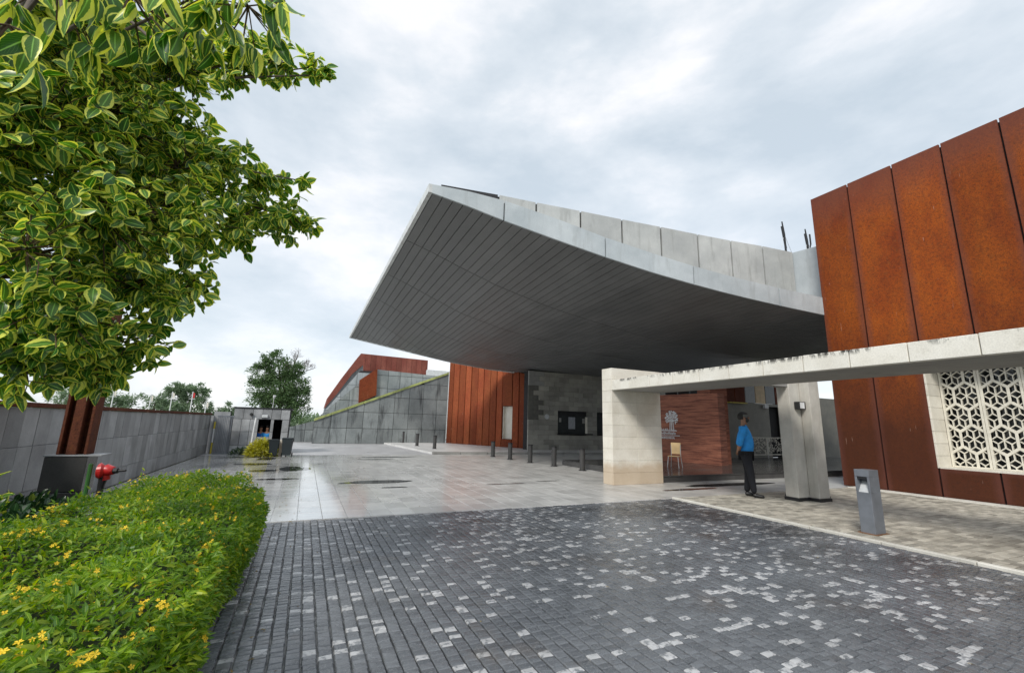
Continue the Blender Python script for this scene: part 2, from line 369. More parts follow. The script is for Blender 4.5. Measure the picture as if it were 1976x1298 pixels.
def leafmat(name, inner, inner2, edge, margin=True, trans=0.3, rough=0.30, yellow=0.0, ye=(0.55, 0.40, 0.04), tone=None):
    b = NB(name)
    uv = b.n('ShaderNodeUVMap').outputs[0]; sp = b.n('ShaderNodeSeparateXYZ'); b.l(uv, sp.inputs[0])
    u = b.math('ABSOLUTE', b.math('SUBTRACT', sp.outputs[0], 0.5)); rn = b.rnd()
    n0 = b.noise(22, 3, 0.6)
    c = b.mix(inner, inner2, b.ramp(rn, [(0.0, 0.0), (1.0, 1.0)]))
    vein = b.math('ABSOLUTE', b.math('SINE', b.math('MULTIPLY', b.math('ADD', sp.outputs[1], b.math('MULTIPLY', u, -0.8)), 34.0)))
    c = b.mix(c, tuple(min(1, x * 1.9 + 0.01) for x in inner2), b.math('MULTIPLY', b.ramp(vein, [(0.0, 1.0), (0.25, 0.0)]), 0.35))
    c = b.mix(c, tuple(min(1, x * 2.5 + 0.03) for x in inner2), b.ramp(u, [(0.02, 0.7), (0.05, 0.0)]))
    if margin:
        lim = b.math('MULTIPLY_ADD', n0, -0.38, b.math('MULTIPLY_ADD', b.math('POWER', rn, 2.0), -0.24, 0.61))
        k = b.math('GREATER_THAN', u, lim)
        ends = b.ramp(sp.outputs[1], [(0.03, 1.0), (0.07, 0.0)])
        c = b.mix(c, edge, b.math('MAXIMUM', k, b.math('MULTIPLY', ends, 0.5)))
    if yellow > 0:
        c = b.mix(c, ye, b.math('MULTIPLY', b.math('GREATER_THAN', rn, 1 - yellow), 0.85))
    if tone: c = b.mix(c, tone, b.math('MULTIPLY', b.ramp(b.noise(2.4, 4, 0.6), [(0.42, 0.0), (0.62, 1.0)]), 0.65))
    b.base(c); b.rough(rough); b.p.inputs['Specular IOR Level'].default_value = 0.4
    tr = b.n('ShaderNodeBsdfTranslucent'); hs = b.n('ShaderNodeHueSaturation'); hs.inputs['Saturation'].default_value = 1.15; hs.inputs['Value'].default_value = 1.6
    b.l(c, hs.inputs['Color']); b.l(hs.outputs[0], tr.inputs[0])
    ms = b.n('ShaderNodeMixShader'); ms.inputs[0].default_value = trans
    b.l(b.p.outputs[0], ms.inputs[1]); b.l(tr.outputs[0], ms.inputs[2]); b.l(ms.outputs[0], b.out.inputs[0])
    return b.m
M['ficus'] = leafmat('variegated_leaf', (0.028, 0.105, 0.012), (0.15, 0.29, 0.055), (0.84, 0.86, 0.16))
M['hedge'] = leafmat('bright_hedge_leaf', (0.06, 0.17, 0.012), (0.30, 0.45, 0.03), (0, 0, 0), margin=False, trans=0.4, rough=0.4, yellow=0.2, ye=(0.46, 0.54, 0.04), tone=(0.035, 0.12, 0.012))
M['darkleaf'] = leafmat('dark_glossy_leaf', (0.012, 0.04, 0.015), (0.03, 0.075, 0.022), (0, 0, 0), margin=False, trans=0.15, rough=0.28, yellow=0.06, ye=(0.20, 0.26, 0.05))
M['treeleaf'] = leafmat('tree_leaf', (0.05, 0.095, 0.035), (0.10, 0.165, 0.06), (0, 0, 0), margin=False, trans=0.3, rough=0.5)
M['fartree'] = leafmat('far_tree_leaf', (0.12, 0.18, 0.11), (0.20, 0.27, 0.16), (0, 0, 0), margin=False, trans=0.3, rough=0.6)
M['yellowleaf'] = leafmat('yellow_shrub_leaf', (0.26, 0.27, 0.03), (0.50, 0.46, 0.06), (0, 0, 0), margin=False, trans=0.3, rough=0.5)
M['flower'] = simple('yellow_petal', (0.80, 0.55, 0.02), 0.6)
M['bark'] = simple('grey_brown_bark', (0.10, 0.08, 0.06), 0.85, var=0.4, bump=0.6)
M['twig'] = simple('thin_brown_twig', (0.09, 0.055, 0.03), 0.75, var=0.3)
M['soil'] = simple('wet_soil', (0.045, 0.032, 0.022), 0.85, var=0.4, bump=0.6)

# ------------------------------------------------------------------ ground
link('ground', mesh([(-600,-600,-0.09),(600,-600,-0.09),(600,900,-0.09),(-600,900,-0.09)], [(0,1,2,3)]), simple('ground_earth', (0.16, 0.17, 0.12), 0.9, scale=0.3), None)['kind'] = 'structure'

def flat(name, x0, y0, x1, y1, z, mat, parent=None, kind='structure', t=0.04):
    o = MB().box((x0, y0, z - t), (x1, y1, z)).obj(name, mat, parent)
    if kind: o['kind'] = kind
    return o

# --- driveway of granite setts: each stone is a chamfered block
X0, X1, Y0, Y1 = -1.6, 7.10, 0.25, 7.28
drive = flat('driveway', X0 - 0.4, Y0 - 3.0, X1 - 0.002, Y1, -0.016, M['joint'])
def sett_proto(sx, sy, rg):
    j = lambda a: rg.uniform(-a, a)
    V = []; z = [-0.045, -0.006, 0.0]; ins = [0, 0, 0.005]
    cj = [(j(.0012), j(.003)) for _ in range(4)]
    for zi, q in zip(z, ins):
        for (a, c_), (jx, jy) in zip(((-1,-1),(1,-1),(1,1),(-1,1)), cj):
            V.append((a * (sx - q) + jx, c_ * (sy - q) + jy, zi + (j(.0015) if q else 0)))
    V.append((j(.01), j(.01), 0.0015 + j(.002)))
    F = [(0,1,5,4),(1,2,6,5),(2,3,7,6),(3,0,4,7),(4,5,9,8),(5,6,10,9),(6,7,11,10),(7,4,8,11)]
    T = [(8,9,12,12),(9,10,12,12),(10,11,12,12),(11,8,12,12)]
    return np.array(V), np.array(F), [(8,9,12),(9,10,12),(10,11,12),(11,8,12)]
rg = random.Random(3)
protos = [sett_proto(0.0406, 0.0274, rg) for _ in range(10)]
spots = []
px, py = 0.091, 0.058
nx = int((X1 - X0) / px); ny = int((Y1 - Y0) / py)
for i in range(nx):
    offs = 0.0
    yy = Y0 + rg.uniform(-0.03, 0.03); j = 0
    while yy < Y1 - 0.08:
        L = py * rg.choice((0.85, 0.95, 1.0, 1.1, 1.3)) * rg.uniform(0.95, 1.05)
        spots.append((X0 + (i + 0.5) * px + rg.uniform(-.002, .002), yy + L / 2, L / py, rg.uniform(-.0018, .0015), rg.uniform(-.008, .008)))
        yy += L
big = []
for k, s in enumerate(spots):
    q = project((s[0], s[1], 0))
    if q and 0 < q[0] < 1976 and 0 < q[1] < 1298 and not (s[0] < -0.3): big.append((q[2] - (s[0] + s[1]) * 0, k))
big.sort(); chosen = set(k for _, k in big[:300])
pm = []
for V, F, T in protos:
    me = mesh(V, [tuple(q) for q in F.tolist()] + T, 'sett'); me.materials.append(M['sett']); pm.append(me)
for k in sorted(chosen):
    s = spots[k]; o = link('sett', pm[k % 10], None, drive); o.location = (s[0], s[1], s[3]); o.scale = (1, s[2], 1); o.rotation_euler = (rg.uniform(-.02,.02), rg.uniform(-.02,.02), s[4])
VV, FF, TT, TI = [], [], [], []
base = 0
for k, s in enumerate(spots):
    if k in chosen: continue
    V, F, T = protos[k % 10]
    ca, sa = math.cos(s[4]), math.sin(s[4])
    W = V * [1, s[2], 1]; tx, ty = rg.uniform(-.022, .022), rg.uniform(-.03, .03)
    W = np.stack([W[:, 0] * ca - W[:, 1] * sa + s[0], W[:, 0] * sa + W[:, 1] * ca + s[1], W[:, 2] + s[3] + W[:, 0] * tx + W[:, 1] * ty], 1)
    VV.append(W); tri = []
    for q in F: tri += [(q[0], q[1], q[2]), (q[0], q[2], q[3])]
    FF.append(np.array(tri + T) + base); TI.append(np.full(len(W), rg.random())); base += len(W)
me = fast_mesh(np.concatenate(VV), np.concatenate(FF), 'sett_field', tint=np.concatenate(TI))
o = link('sett_field', me, M['sett'], drive); o['kind'] = 'stuff'

# generic paver field: slabs on a base sheet; the 300 that show largest are parts, the rest one part
def paver_field(base_o, xs, ys, mat, name, gap=0.006, top=0.0, th=0.03, keep=None, nparts=300, jit=0.0015, brick=0.0, rows_x=False, hj=0.002):
    """xs, ys edge lists; brick: offset of alternate columns as a share of the pitch"""
    cells = []; rg = random.Random(len(xs) * 31 + len(ys))
    for i in range(len(xs) - 1):
        for j in range(len(ys) - 1):
            a, c_, b_, d_ = xs[i], ys[j], xs[i + 1], ys[j + 1]
            if brick:
                if rows_x and j % 2: a += (xs[1] - xs[0]) * brick; b_ += (xs[1] - xs[0]) * brick
                if not rows_x and i % 2: c_ += (ys[1] - ys[0]) * brick; d_ += (ys[1] - ys[0]) * brick
            a, b_ = max(a, xs[0]), min(b_, xs[-1]); c_, d_ = max(c_, ys[0]), min(d_, ys[-1])
            if b_ - a < 0.03 or d_ - c_ < 0.03: continue
            if keep and not keep((a + b_) / 2, (c_ + d_) / 2): continue
            cells.append((a + gap / 2, c_ + gap / 2, b_ - gap / 2, d_ - gap / 2, top + rg.uniform(-hj, hj)))
    order = []
    for k, cc_ in enumerate(cells):
        mx_, my_ = (cc_[0] + cc_[2]) / 2, (cc_[1] + cc_[3]) / 2
        q = project((mx_, my_, top))
        if q and 0 < q[0] < 1976 and 0 < q[1] < 1298: order.append((q[2], k))
    order.sort(); ch = set(k for _, k in order[:nparts])
    def blk(x0, y0, x1, y1, z, e=0.003):
        V = [(x0,y0,z-th),(x1,y0,z-th),(x1,y1,z-th),(x0,y1,z-th),(x0,y0,z-e),(x1,y0,z-e),(x1,y1,z-e),(x0,y1,z-e),(x0+e,y0+e,z),(x1-e,y0+e,z),(x1-e,y1-e,z),(x0+e,y1-e,z)]
        return V
    Fq = [(0,1,5,4),(1,2,6,5),(2,3,7,6),(3,0,4,7),(4,5,9,8),(5,6,10,9),(6,7,11,10),(7,4,8,11),(8,9,10,11)]
    cache = {}
    V2, F2, T2 = [], [], []
    for k, c_ in enumerate(cells):
        if k in ch:
            w_, h_ = round(c_[2] - c_[0], 3), round(c_[3] - c_[1], 3)
            if (w_, h_) not in cache:
                m_ = mesh(blk(-w_/2, -h_/2, w_/2, h_/2, 0), Fq, name); m_.materials.append(mat); cache[(w_, h_)] = m_
            o = link(name, cache[(w_, h_)], None, base_o)
            o.location = ((c_[0] + c_[2]) / 2, (c_[1] + c_[3]) / 2, c_[4]); o.rotation_euler = (rg.uniform(-.0006,.0006), rg.uniform(-.0006,.0006), 0)
        else:
            n = len(V2); V2 += blk(c_[0], c_[1], c_[2], c_[3], c_[4]); F2 += [tuple(i + n for i in q) for q in Fq]; T2 += [rg.random()] * 12
    if V2:
        me = fast_mesh(np.array(V2), np.array(F2), name + '_field', tint=np.array(T2))
        o = link(name + '_field', me, mat, base_o); o['kind'] = 'stuff'

def rng_edges(a, b, p): 
    n = max(1, round((b - a) / p)); return [a + (b - a) * i / n for i in range(n + 1)]

# --- plaza
plaza = flat('plaza', -3.38, 7.30, 30, 20.0, -0.012, M['farpave'])
paver_field(plaza, rng_edges(-3.36, 14.0, 0.34), rng_edges(7.31, 19.98, 0.52), M['plaza'], 'paving_slab', brick=0.0, hj=0.0006, gap=0.005)
# --- sidewalk on the right
walk = flat('sidewalk', 7.19, -3.0, 13.64, 7.29, -0.022, M['joint'])
paver_field(walk, rng_edges(7.195, 13.25, 0.20), rng_edges(0.6, 7.28, 0.10), M['walk'], 'paving_brick', brick=0.5, rows_x=True, gap=0.012, top=0.012, hj=0.003)
for i in range(10):
    y0 = -2.0 + i * 0.93
    o = MB().bbox((7.10, y0 + 0.004, -0.06), (7.185, y0 + 0.926, 0.024), 0.008).obj('kerb_stone', M['kerb'], walk)
    o = MB().bbox((13.27, y0 + 0.004, -0.06), (13.60, y0 + 0.926, 0.03), 0.008).obj('gutter_stone', M['kerb'], walk)
# --- standing water on the plaza
b = NB('rain_water'); b.base((0.03, 0.03, 0.03)); b.rough(0.015); b.p.inputs['IOR'].default_value = 1.33; M['water'] = b.m
def puddle(cx, cy, rx, ry, seed):
    q = random.Random(seed); n_ = 40; V = [(cx, cy, .0035)]
    for k in range(n_):
        a = 2 * math.pi * k / n_; rr_ = 1 + .30 * mnoise.noise(Vector((math.cos(a) * 1.3, math.sin(a) * 1.3, seed))) + .16 * mnoise.noise(Vector((math.cos(a) * 4, math.sin(a) * 4, seed + 5)))
        V.append((cx + rx * rr_ * math.cos(a), cy + ry * rr_ * math.sin(a), .0035))
    link('puddle', mesh(V, [(0, 1 + k, 1 + (k + 1) % n_) for k in range(n_)]), M['water'])['kind'] = 'structure'
for i_, (cx, cy, rx, ry) in enumerate(((1.75, 11.2, .85, .28), (1.9, 10.2, .3, .08), (-.15, 14.6, .42, .55), (-.9, 14.2, .35, .25), (-.45, 12.2, .45, .15), (-1.3, 16.2, .5, .3), (3.2, 18.7, 1.1, .22), (2.6, 17.6, .7, .12), (-1.1, 18.2, .3, .5), (4.6, 10.15, .55, .05), (5.9, 10.4, .35, .05), (8.6, 8.2, .9, .12), (10.6, 8.6, 1.6, .22), (-1.9, 18.9, .9, .2))):
    puddle(cx, cy, rx, ry, i_ * 3.7 + 1)
# --- beyond the plaza
flat('forecourt', -12, 20.0, 5.45, 60, -0.004, M['farpave'])
M['raised'] = stone('bleached_pavement', (0.60, 0.60, 0.59), (0.76, 0.76, 0.75), 0.1, 1.0, (0.3, 0.5), fine=12)
swk = MB().prism([(5.45, 20.3, -0.03), (30, 17.6, -0.03), (30, 34, -0.03), (4.60, 34, -0.03), (4.60, 30.7, -0.03)], (0, 0, 0.11)).obj('raised_pavement', M['raised']); swk['kind'] = 'structure'
fix_normals(swk.data)
for i in range(12):
    t0, t1 = i / 12, (i + 0.97) / 12
    a = Vector((5.40, 20.12, 0)).lerp(Vector((21, 18.4, 0)), t0); c2 = Vector((5.40, 20.12, 0)).lerp(Vector((21, 18.4, 0)), t1)
    n_ = Vector((0.11, 1, 0)).normalized() * 0.16
    m_ = MB().prism([a, c2, c2 + n_, a + n_], (0, 0, 0.105)); k_ = m_.obj('kerb_stone', M['concrete'], swk); fix_normals(k_.data)
bed = flat('planting_bed', -3.36, -2.0, -0.52, 7.29, 0.03, M['soil'], t=0.1)

# ------------------------------------------------------------------ podium with steps
pod = MB().box((8.80, 9.36, 0.0), (30, 14.45, 0.15)).obj('podium', M['podium']); pod['kind'] = 'structure'
for i in range(16):
    for j in range(5):
        MB().bbox((8.81 + i * 1.02, 9.34 + j * 1.02, 0.151), (8.81 + i * 1.02 + 1.014, 9.34 + j * 1.02 + 1.014, 0.18), 0.003).obj('granite_tile', M['podium'], pod)

# ------------------------------------------------------------------ right corten building
hall = empty('steel_clad_hall', (16, 0, 0), 'tall hall clad in big orange rust steel panels at the right edge', 'building')
core = MB()
core.box((13.71, 5.50, 0.02), (24, 7.52, 8.50)); core.box((14.62, -8, 0.02), (24, 5.50, 8.50))
core.box((13.71, -8, 0.02), (14.62, 5.50, 0.62)); core.box((13.71, -8, 3.22), (14.62, 5.50, 8.50))
core.obj('backing_wall', M['gap'], hall)
edges = [7.60, 6.56, 5.48, 4.455, 3.42, 2.38, 1.34, 0.30, -0.74, -1.78, -2.82]
for i in range(len(edges) - 1):
    y1_, y0_ = edges[i], edges[i + 1]; g = 0.018
    if i < 2:
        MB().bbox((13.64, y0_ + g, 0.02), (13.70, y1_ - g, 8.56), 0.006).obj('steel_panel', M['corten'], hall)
    else:
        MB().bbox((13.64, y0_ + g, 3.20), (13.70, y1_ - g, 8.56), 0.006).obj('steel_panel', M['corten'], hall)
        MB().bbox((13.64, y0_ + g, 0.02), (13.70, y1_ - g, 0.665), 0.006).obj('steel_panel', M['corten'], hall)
for i in range(6):
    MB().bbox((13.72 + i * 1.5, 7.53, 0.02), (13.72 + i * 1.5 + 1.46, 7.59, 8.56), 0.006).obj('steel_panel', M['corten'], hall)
# window reveal of stone blocks
for i in range(9):
    z0 = 0.67 + i * 0.283
    MB().bbox((13.66, 5.455, z0 + 0.002), (14.24, 5.50, z0 + 0.280), 0.004).obj('reveal_block', M['limestone'], hall)
MB().box((13.66, -2.8, 0.666), (14.6, 5.452, 0.70)).obj('window_sill', M['limestone'], hall)
MB().box((14.55, -2.8, 0.70), (14.60, 5.45, 3.2)).obj('window_glazing', M['glass_dark'], hall)

def clip_seg(p, q, x0, x1, z0, z1):
    t0, t1 = 0.0, 1.0; dx, dz = q[0] - p[0], q[1] - p[1]
    for pp, qq in ((-dx, p[0] - x0), (dx, x1 - p[0]), (-dz, p[1] - z0), (dz, z1 - p[1])):
        if abs(pp) < 1e-9:
            if qq < 0: return None
        else:
            t = qq / pp
            if pp < 0: t0 = max(t0, t)
            else: t1 = min(t1, t)
    if t0 >= t1 - 1e-6: return None
    return (p[0] + dx * t0, p[1] + dz * t0), (p[0] + dx * t1, p[1] + dz * t1)
def bar(m_, p, q, w_, x0, x1):
    L = math.hypot(q[0] - p[0], q[1] - p[1])
    if L < 0.004: return
    ny_, nz_ = -(q[1] - p[1]) / L * w_ / 2, (q[0] - p[0]) / L * w_ / 2
    m_.add([(x0, p[0]+ny_, p[1]+nz_), (x0, q[0]+ny_, q[1]+nz_), (x0, q[0]-ny_, q[1]-nz_), (x0, p[0]-ny_, p[1]-nz_),
            (x1, p[0]+ny_, p[1]+nz_), (x1, q[0]+ny_, q[1]+nz_), (x1, q[0]-ny_, q[1]-nz_), (x1, p[0]-ny_, p[1]-nz_)],
           [(0,1,2,3),(7,6,5,4),(0,4,5,1),(1,5,6,2),(2,6,7,3),(3,7,4,0)])
def jali(ya, yb, c_even, name='lattice_screen'):
    z0, z1 = 0.70, 3.19
    fr = MB(); fw = 0.045
    for (a, b_) in (((14.24, ya - fw, z0), (14.36, ya, z1)), ((14.24, yb, z0), (14.36, yb + fw, z1)), ((14.242, yb + fw, z0), (14.358, ya - fw, z0 + 0.03)), ((14.242, yb + fw, z1 - 0.05), (14.358, ya - fw, z1))):
        fr.bbox(a, b_, 0.004)
    fr.obj('screen_frame', M['jali'], hall)
    la = MB(); W = 0.2175; RV = 0.337
    for row in range(-1, 8):
        zc = 2.87 - 0.505 * row; cy = c_even + (W if row % 2 else 0)
        for kx in range(-4, 5):
            c0 = (cy + kx * 2 * W, zc)
            if not (yb - 0.3 < c0[0] < ya + 0.3): continue
            hv = [(c0[0] + W * a, c0[1] + RV * b_) for a, b_ in ((0, 1), (1, .5), (1, -.5), (0, -1), (-1, -.5), (-1, .5))]
            ph = [((v[0] - c0[0]) * .5, (v[1] - c0[1]) * .5) for v in hv]
            segs = [(hv[k], hv[(k + 1) % 6], 0.054, 14.255, 14.345) for k in range(6)]
            for k in range(6):
                a, b_ = ph[k], ph[(k + 1) % 6]; t = (c0[0] + a[0] + b_[0], c0[1] + a[1] + b_[1])
                A_, B_ = (c0[0] + a[0], c0[1] + a[1]), (c0[0] + b_[0], c0[1] + b_[1])
                segs += [(c0, A_, 0.019, 14.27, 14.33), (A_, t, 0.019, 14.27, 14.33), (B_, t, 0.019, 14.27, 14.33)]
            for p, q, w_, xa, xb in segs:
                e_ = (k % 7) * 0.0007
                r_ = clip_seg(p, q, yb + fw * 0.6, ya - fw * 0.6, z0 + 0.01, z1 - 0.03)
                if r_: bar(la, r_[0], r_[1], w_, xa + random.uniform(0, .002), xb - random.uniform(0, .002))
    la.obj(name, M['jali'], hall)
jali(5.452, 4.752, 5.21); jali(4.745, 4.045, 4.28 + 0.0); jali(4.038, 3.338, 3.80)
jali(3.33, 2.63, 2.87)

# ------------------------------------------------------------------ entrance shelter: pillar + long slab
shel = empty('entrance_shelter', (8, 5, 0), 'long low flat roof slab of stained cream stone resting on a block pillar', 'shelter')
for i in range(10):
    z0 = 0.0 + i * 0.2940
    MB().bbox((7.13, 9.27, z0 + 0.0015), (7.944, 9.68, z0 + 0.2925), 0.004).obj('stone_block', M['limestone'], shel)
    MB().bbox((7.947, 9.27, z0 + 0.0015), (8.76, 9.68, z0 + 0.2925), 0.004).obj('stone_block', M['limestone'], shel)
MB().box((7.15, 9.29, 0.0), (8.74, 9.66, 2.935)).obj('pillar_core', M['concrete'], shel)
MB().box((7.26, -1.8, 2.365), (8.75, 9.26, 2.60)).obj('roof_slab', M['concrete'], shel)
ys = [9.265, 8.56, 7.86, 7.15, 6.44, 5.74, 5.05, 4.36, 3.69, 2.99, 2.30, 1.6, 0.9, 0.2, -0.5, -1.2, -1.85]
for i in range(len(ys) - 1):
    MB().bbox((7.13, ys[i + 1] + 0.006, 2.36), (7.255, ys[i] - 0.006, 2.62 + random.uniform(-.004, .004)), 0.005).obj('edge_stone', M['slabstone'], shel)
for i in range(4):
    MB().bbox((8.765 + i * 0.62, 9.30, 2.64), (8.765 + i * 0.62 + 0.612, 9.62, 2.94), 0.004).obj('beam_stone', M['limestone'], shel)
MB().box((8.75, 6.16, 2.38), (9.9, 6.40, 2.58)).obj('tie_beam', M['concrete'], shel)

col = empty('cross_column', (9.95, 6.25, 0), 'free standing grey concrete column with notched cross shaped plan beside the guard', 'column')
MB().bbox((9.45, 6.14, 0.075), (10.47, 6.42, 2.62), 0.008).obj('long_arm', M['granite_col'], col)
m_ = MB(); m_.bbox((9.80, 5.93, 0.075), (10.15, 6.138, 2.618), 0.008); m_.obj('short_arm', M['granite_col'], col)
m_ = MB(); m_.bbox((9.80, 6.422, 0.075), (10.15, 6.64, 2.618), 0.008); m_.obj('short_arm', M['granite_col'], col)
m_ = MB(); m_.box((9.43, 6.12, 0.0), (10.49, 6.44, 0.074)); m_.box((9.78, 5.91, 0.0), (10.17, 6.66, 0.073)); m_.obj('plinth_shoe', M['black'], col)
lam = empty('wall_lamp', (9.70, 6.05, 1.98), 'small black box lamp with white lens fixed in the notch of the concrete column', 'lamp')
lh_ = MB().bbox((9.58, 6.02, 1.90), (9.795, 6.137, 2.06), 0.006).obj('lamp_housing', M['black'], lam)
MB().bbox((9.595, 6.012, 1.915), (9.74, 6.019, 2.045), 0.002).obj('lamp_lens', M['white'], lh_)

# ------------------------------------------------------------------ red stone wall with emblem
A = Vector((12.87, 14.21, 0.18)); B = Vector((13.56, 11.46, 0.18)); dv = (B - A).normalized(); nv = Vector((dv.y, -dv.x, 0)) * 1.0
if nv.x > 0: nv = -nv
LW = (B - A).length
bw = empty('red_stone_wall', tuple(A), 'freestanding wall of banded reddish brown stone bearing a pale tree emblem', 'wall')
rows = [0.18, 0.62, 1.06, 1.50, 1.94, 2.36, 2.74]
for i in range(6):
    m_ = MB().prism([A + Vector((0,0,rows[i]-0.18+0.002)), B + Vector((0,0,rows[i]-0.18+0.002)), B + Vector((0,0,rows[i+1]-0.18)), A + Vector((0,0,rows[i+1]-0.18))], -nv * 0.5)
    q_ = m_.obj('stone_course', M['striped'], bw); fix_normals(q_.data)
def on_wall(u, z, off=0.012): return A + dv * u * LW + nv * off + Vector((0, 0, z - 0.18))
em = MB()
def stroke(m_, u0, z0, u1, z1, w_):
    p, q = on_wall(u0, z0), on_wall(u1, z1); t = (q - p).normalized(); s = t.cross(nv).normalized() * w_ / 2
    m_.prism([p - s, q - s, q + s, p + s], nv * 0.015)
rr = random.Random(5); cu, cz = 0.337, 1.83
asp = 1.0 / LW
for ring, (r0, r1, n_) in enumerate(((0.02, 0.09, 8), (0.09, 0.16, 15), (0.15, 0.22, 22), (0.21, 0.285, 30))):
    for k in range(n_):
        a = 2 * math.pi * k / n_ + ring * 0.2
        if ring >= 2 and math.sin(a) < -0.85: continue
        a2 = a + rr.uniform(-.35, .35)
        stroke(em, cu + math.cos(a) * r0 * asp, cz + math.sin(a) * r0, cu + math.cos(a2) * r1 * asp, cz + math.sin(a2) * r1, 0.03)
for k in (-0.035, 0.0, 0.035): stroke(em, cu + k * asp * 1.5, cz - 0.05, cu + k * asp * 2.4, 1.36, 0.028)
o = em.obj('emblem', M['white'], bw); fix_normals(o.data)
em = MB()
for k in range(16):
    u = 0.10 + k * 0.019; hgt = rr.uniform(0.03, 0.09)
    stroke(em, u, 1.34, u + rr.uniform(-.006, .006), 1.34 + hgt, 0.018)
stroke(em, 0.013, 1.33, 0.41, 1.34, 0.03)
for k in range(22):
    u = 0.12 + k * 0.0125; stroke(em, u, 1.21 + rr.uniform(-.03, .0), u + 0.005, 1.27 + rr.uniform(-.01, .03), 0.016)
stroke(em, 0.12, 1.14, 0.45, 1.155, 0.022)
for k in range(20):
    u = 0.14 + k * 0.012; stroke(em, u, 1.02 + rr.uniform(-.02, .02), u + rr.uniform(-.004, .004), 1.10, 0.014)
o = em.obj('script_lettering', M['white'], bw); fix_normals(o.data)
# darker return wall to the right of it
rw = MB().box((13.70, 11.9, 0.181), (14.60, 12.5, 3.0)).obj('brown_return_wall', M['striped']); tag(rw, 'dark brown stone wall return in shade right of the emblem wall', 'wall')

ch = empty('chair', (11.0, 11.2, 0.18), 'metal legged chair with pale wooden back standing before the emblem wall', 'chair')
dirn = (-0.9, -0.44)
CM = Matrix.Translation((11.15, 11.25, 0.18)) @ Matrix.Rotation(math.radians(-62), 4, 'Z') @ Matrix.Scale(0.8, 4)
MB().bbox((-.22, -.22, .43), (.22, .22, .455), 0.006, CM).obj('seat', M['wood'], ch)
MB().bbox((-.20, .20, .52), (.20, .225, .98), 0.01, CM).obj('backrest', M['wood'], ch)
for sx in (-1, 1):
    for sy in (-1, 1):
        MB().tube([CM @ Vector((.19*sx, .19*sy, .43)), CM @ Vector((.23*sx, .24*sy, 0))], .012).obj('leg', M['steel'], ch)
    MB().tube([CM @ Vector((.19*sx, .19, .43)), CM @ Vector((.19*sx, .215, .9))], .012).obj('back_post', M['steel'], ch)

# ------------------------------------------------------------------ lobby wall behind
lob = empty('entrance_lobby', (20, 14.6, 0), 'dim grey entrance lobby wall with dark doorway and clerestory painted with golden reflections behind the column', 'building')
m_ = MB(); m_.box((14.0, 14.46, 0.0), (20.6, 14.9, 2.72)); m_.box((20.6, 14.46, 2.6), (21.6, 14.9, 2.72)); m_.obj('lobby_wall', M['backstone'], lob)
MB().box((21.6, 14.46, 0.0), (34, 14.9, 3.22)).obj('side_wall', M['patch'], lob)
for i in range(14):
    x0 = 14.0 + i * 0.72
    MB().bbox((x0 + .02, 14.50, 2.73), (x0 + .70, 14.54, 3.75), 0.005).obj('clerestory_pane', [M['corten'], M['glass_dark'], M['wood'], M['glass_dark'], M['corten'], M['corten']][i % 6] if i > 2 else M['glass_dark'], lob)  # rust and wood colours paint warm reflections into the panes
MB().box((20.62, 14.7, 0.18), (21.58, 14.75, 2.6)).obj('doorway', M['gap'], lob)
MB().bbox((17.7, 14.30, 2.66), (18.9, 14.44, 2.71), 0.004).obj('light_strip', M['yellow'], lob)
MB().bbox((20.15, 14.34, 2.5), (20.45, 14.45, 2.68), 0.01).obj('sign_box', M['white'], lob)
rl = empty('perforated_railing', (19.5, 13.9, 0.18), 'low pale perforated railing panels behind the guard', 'railing')
for k in range(4):
    x0 = 18.3 + k * 1.22; m_ = MB(); fr = MB()
    for a, b_ in (((x0, 13.9, .34), (x0 + .04, 13.93, 1.14)), ((x0 + 1.15, 13.9, .34), (x0 + 1.19, 13.93, 1.14)), ((x0 + .04, 13.9, .34), (x0 + 1.15, 13.93, .38)), ((x0 + .04, 13.9, 1.10), (x0 + 1.15, 13.93, 1.14))): fr.box(a, b_)
    fr.obj('rail_frame', M['jali'], rl)
    for _ in range(70):
        a = (x0 + .04 + rr.random() * 1.1, .38 + rr.random() * .7); an = rr.choice([0.5, 1.57, 2.6]); L = rr.uniform(.08, .2)
        e2 = (a[0] + math.cos(an) * L, a[1] + math.sin(an) * L); r_ = clip_seg(a, e2, x0 + .04, x0 + 1.15, .38, 1.10)
        if r_:
            p, q = r_; LL = math.hypot(q[0]-p[0], q[1]-p[1])
            if LL > 0.01:
                nx_, nz_ = -(q[1]-p[1])/LL*.012, (q[0]-p[0])/LL*.012; yj = 13.905 + rr.random()*.01
                m_.prism([(p[0]+nx_, yj, p[1]+nz_), (q[0]+nx_, yj, q[1]+nz_), (q[0]-nx_, yj, q[1]-nz_), (p[0]-nx_, yj, p[1]-nz_)], (0, .01, 0))
    q_ = m_.obj('rail_lattice', M['jali'], rl); fix_normals(q_.data)
    MB().box((x0 - .015, 13.9, .18), (x0 - .001, 13.94, 1.14)).obj('rail_post', M['steel'], rl)

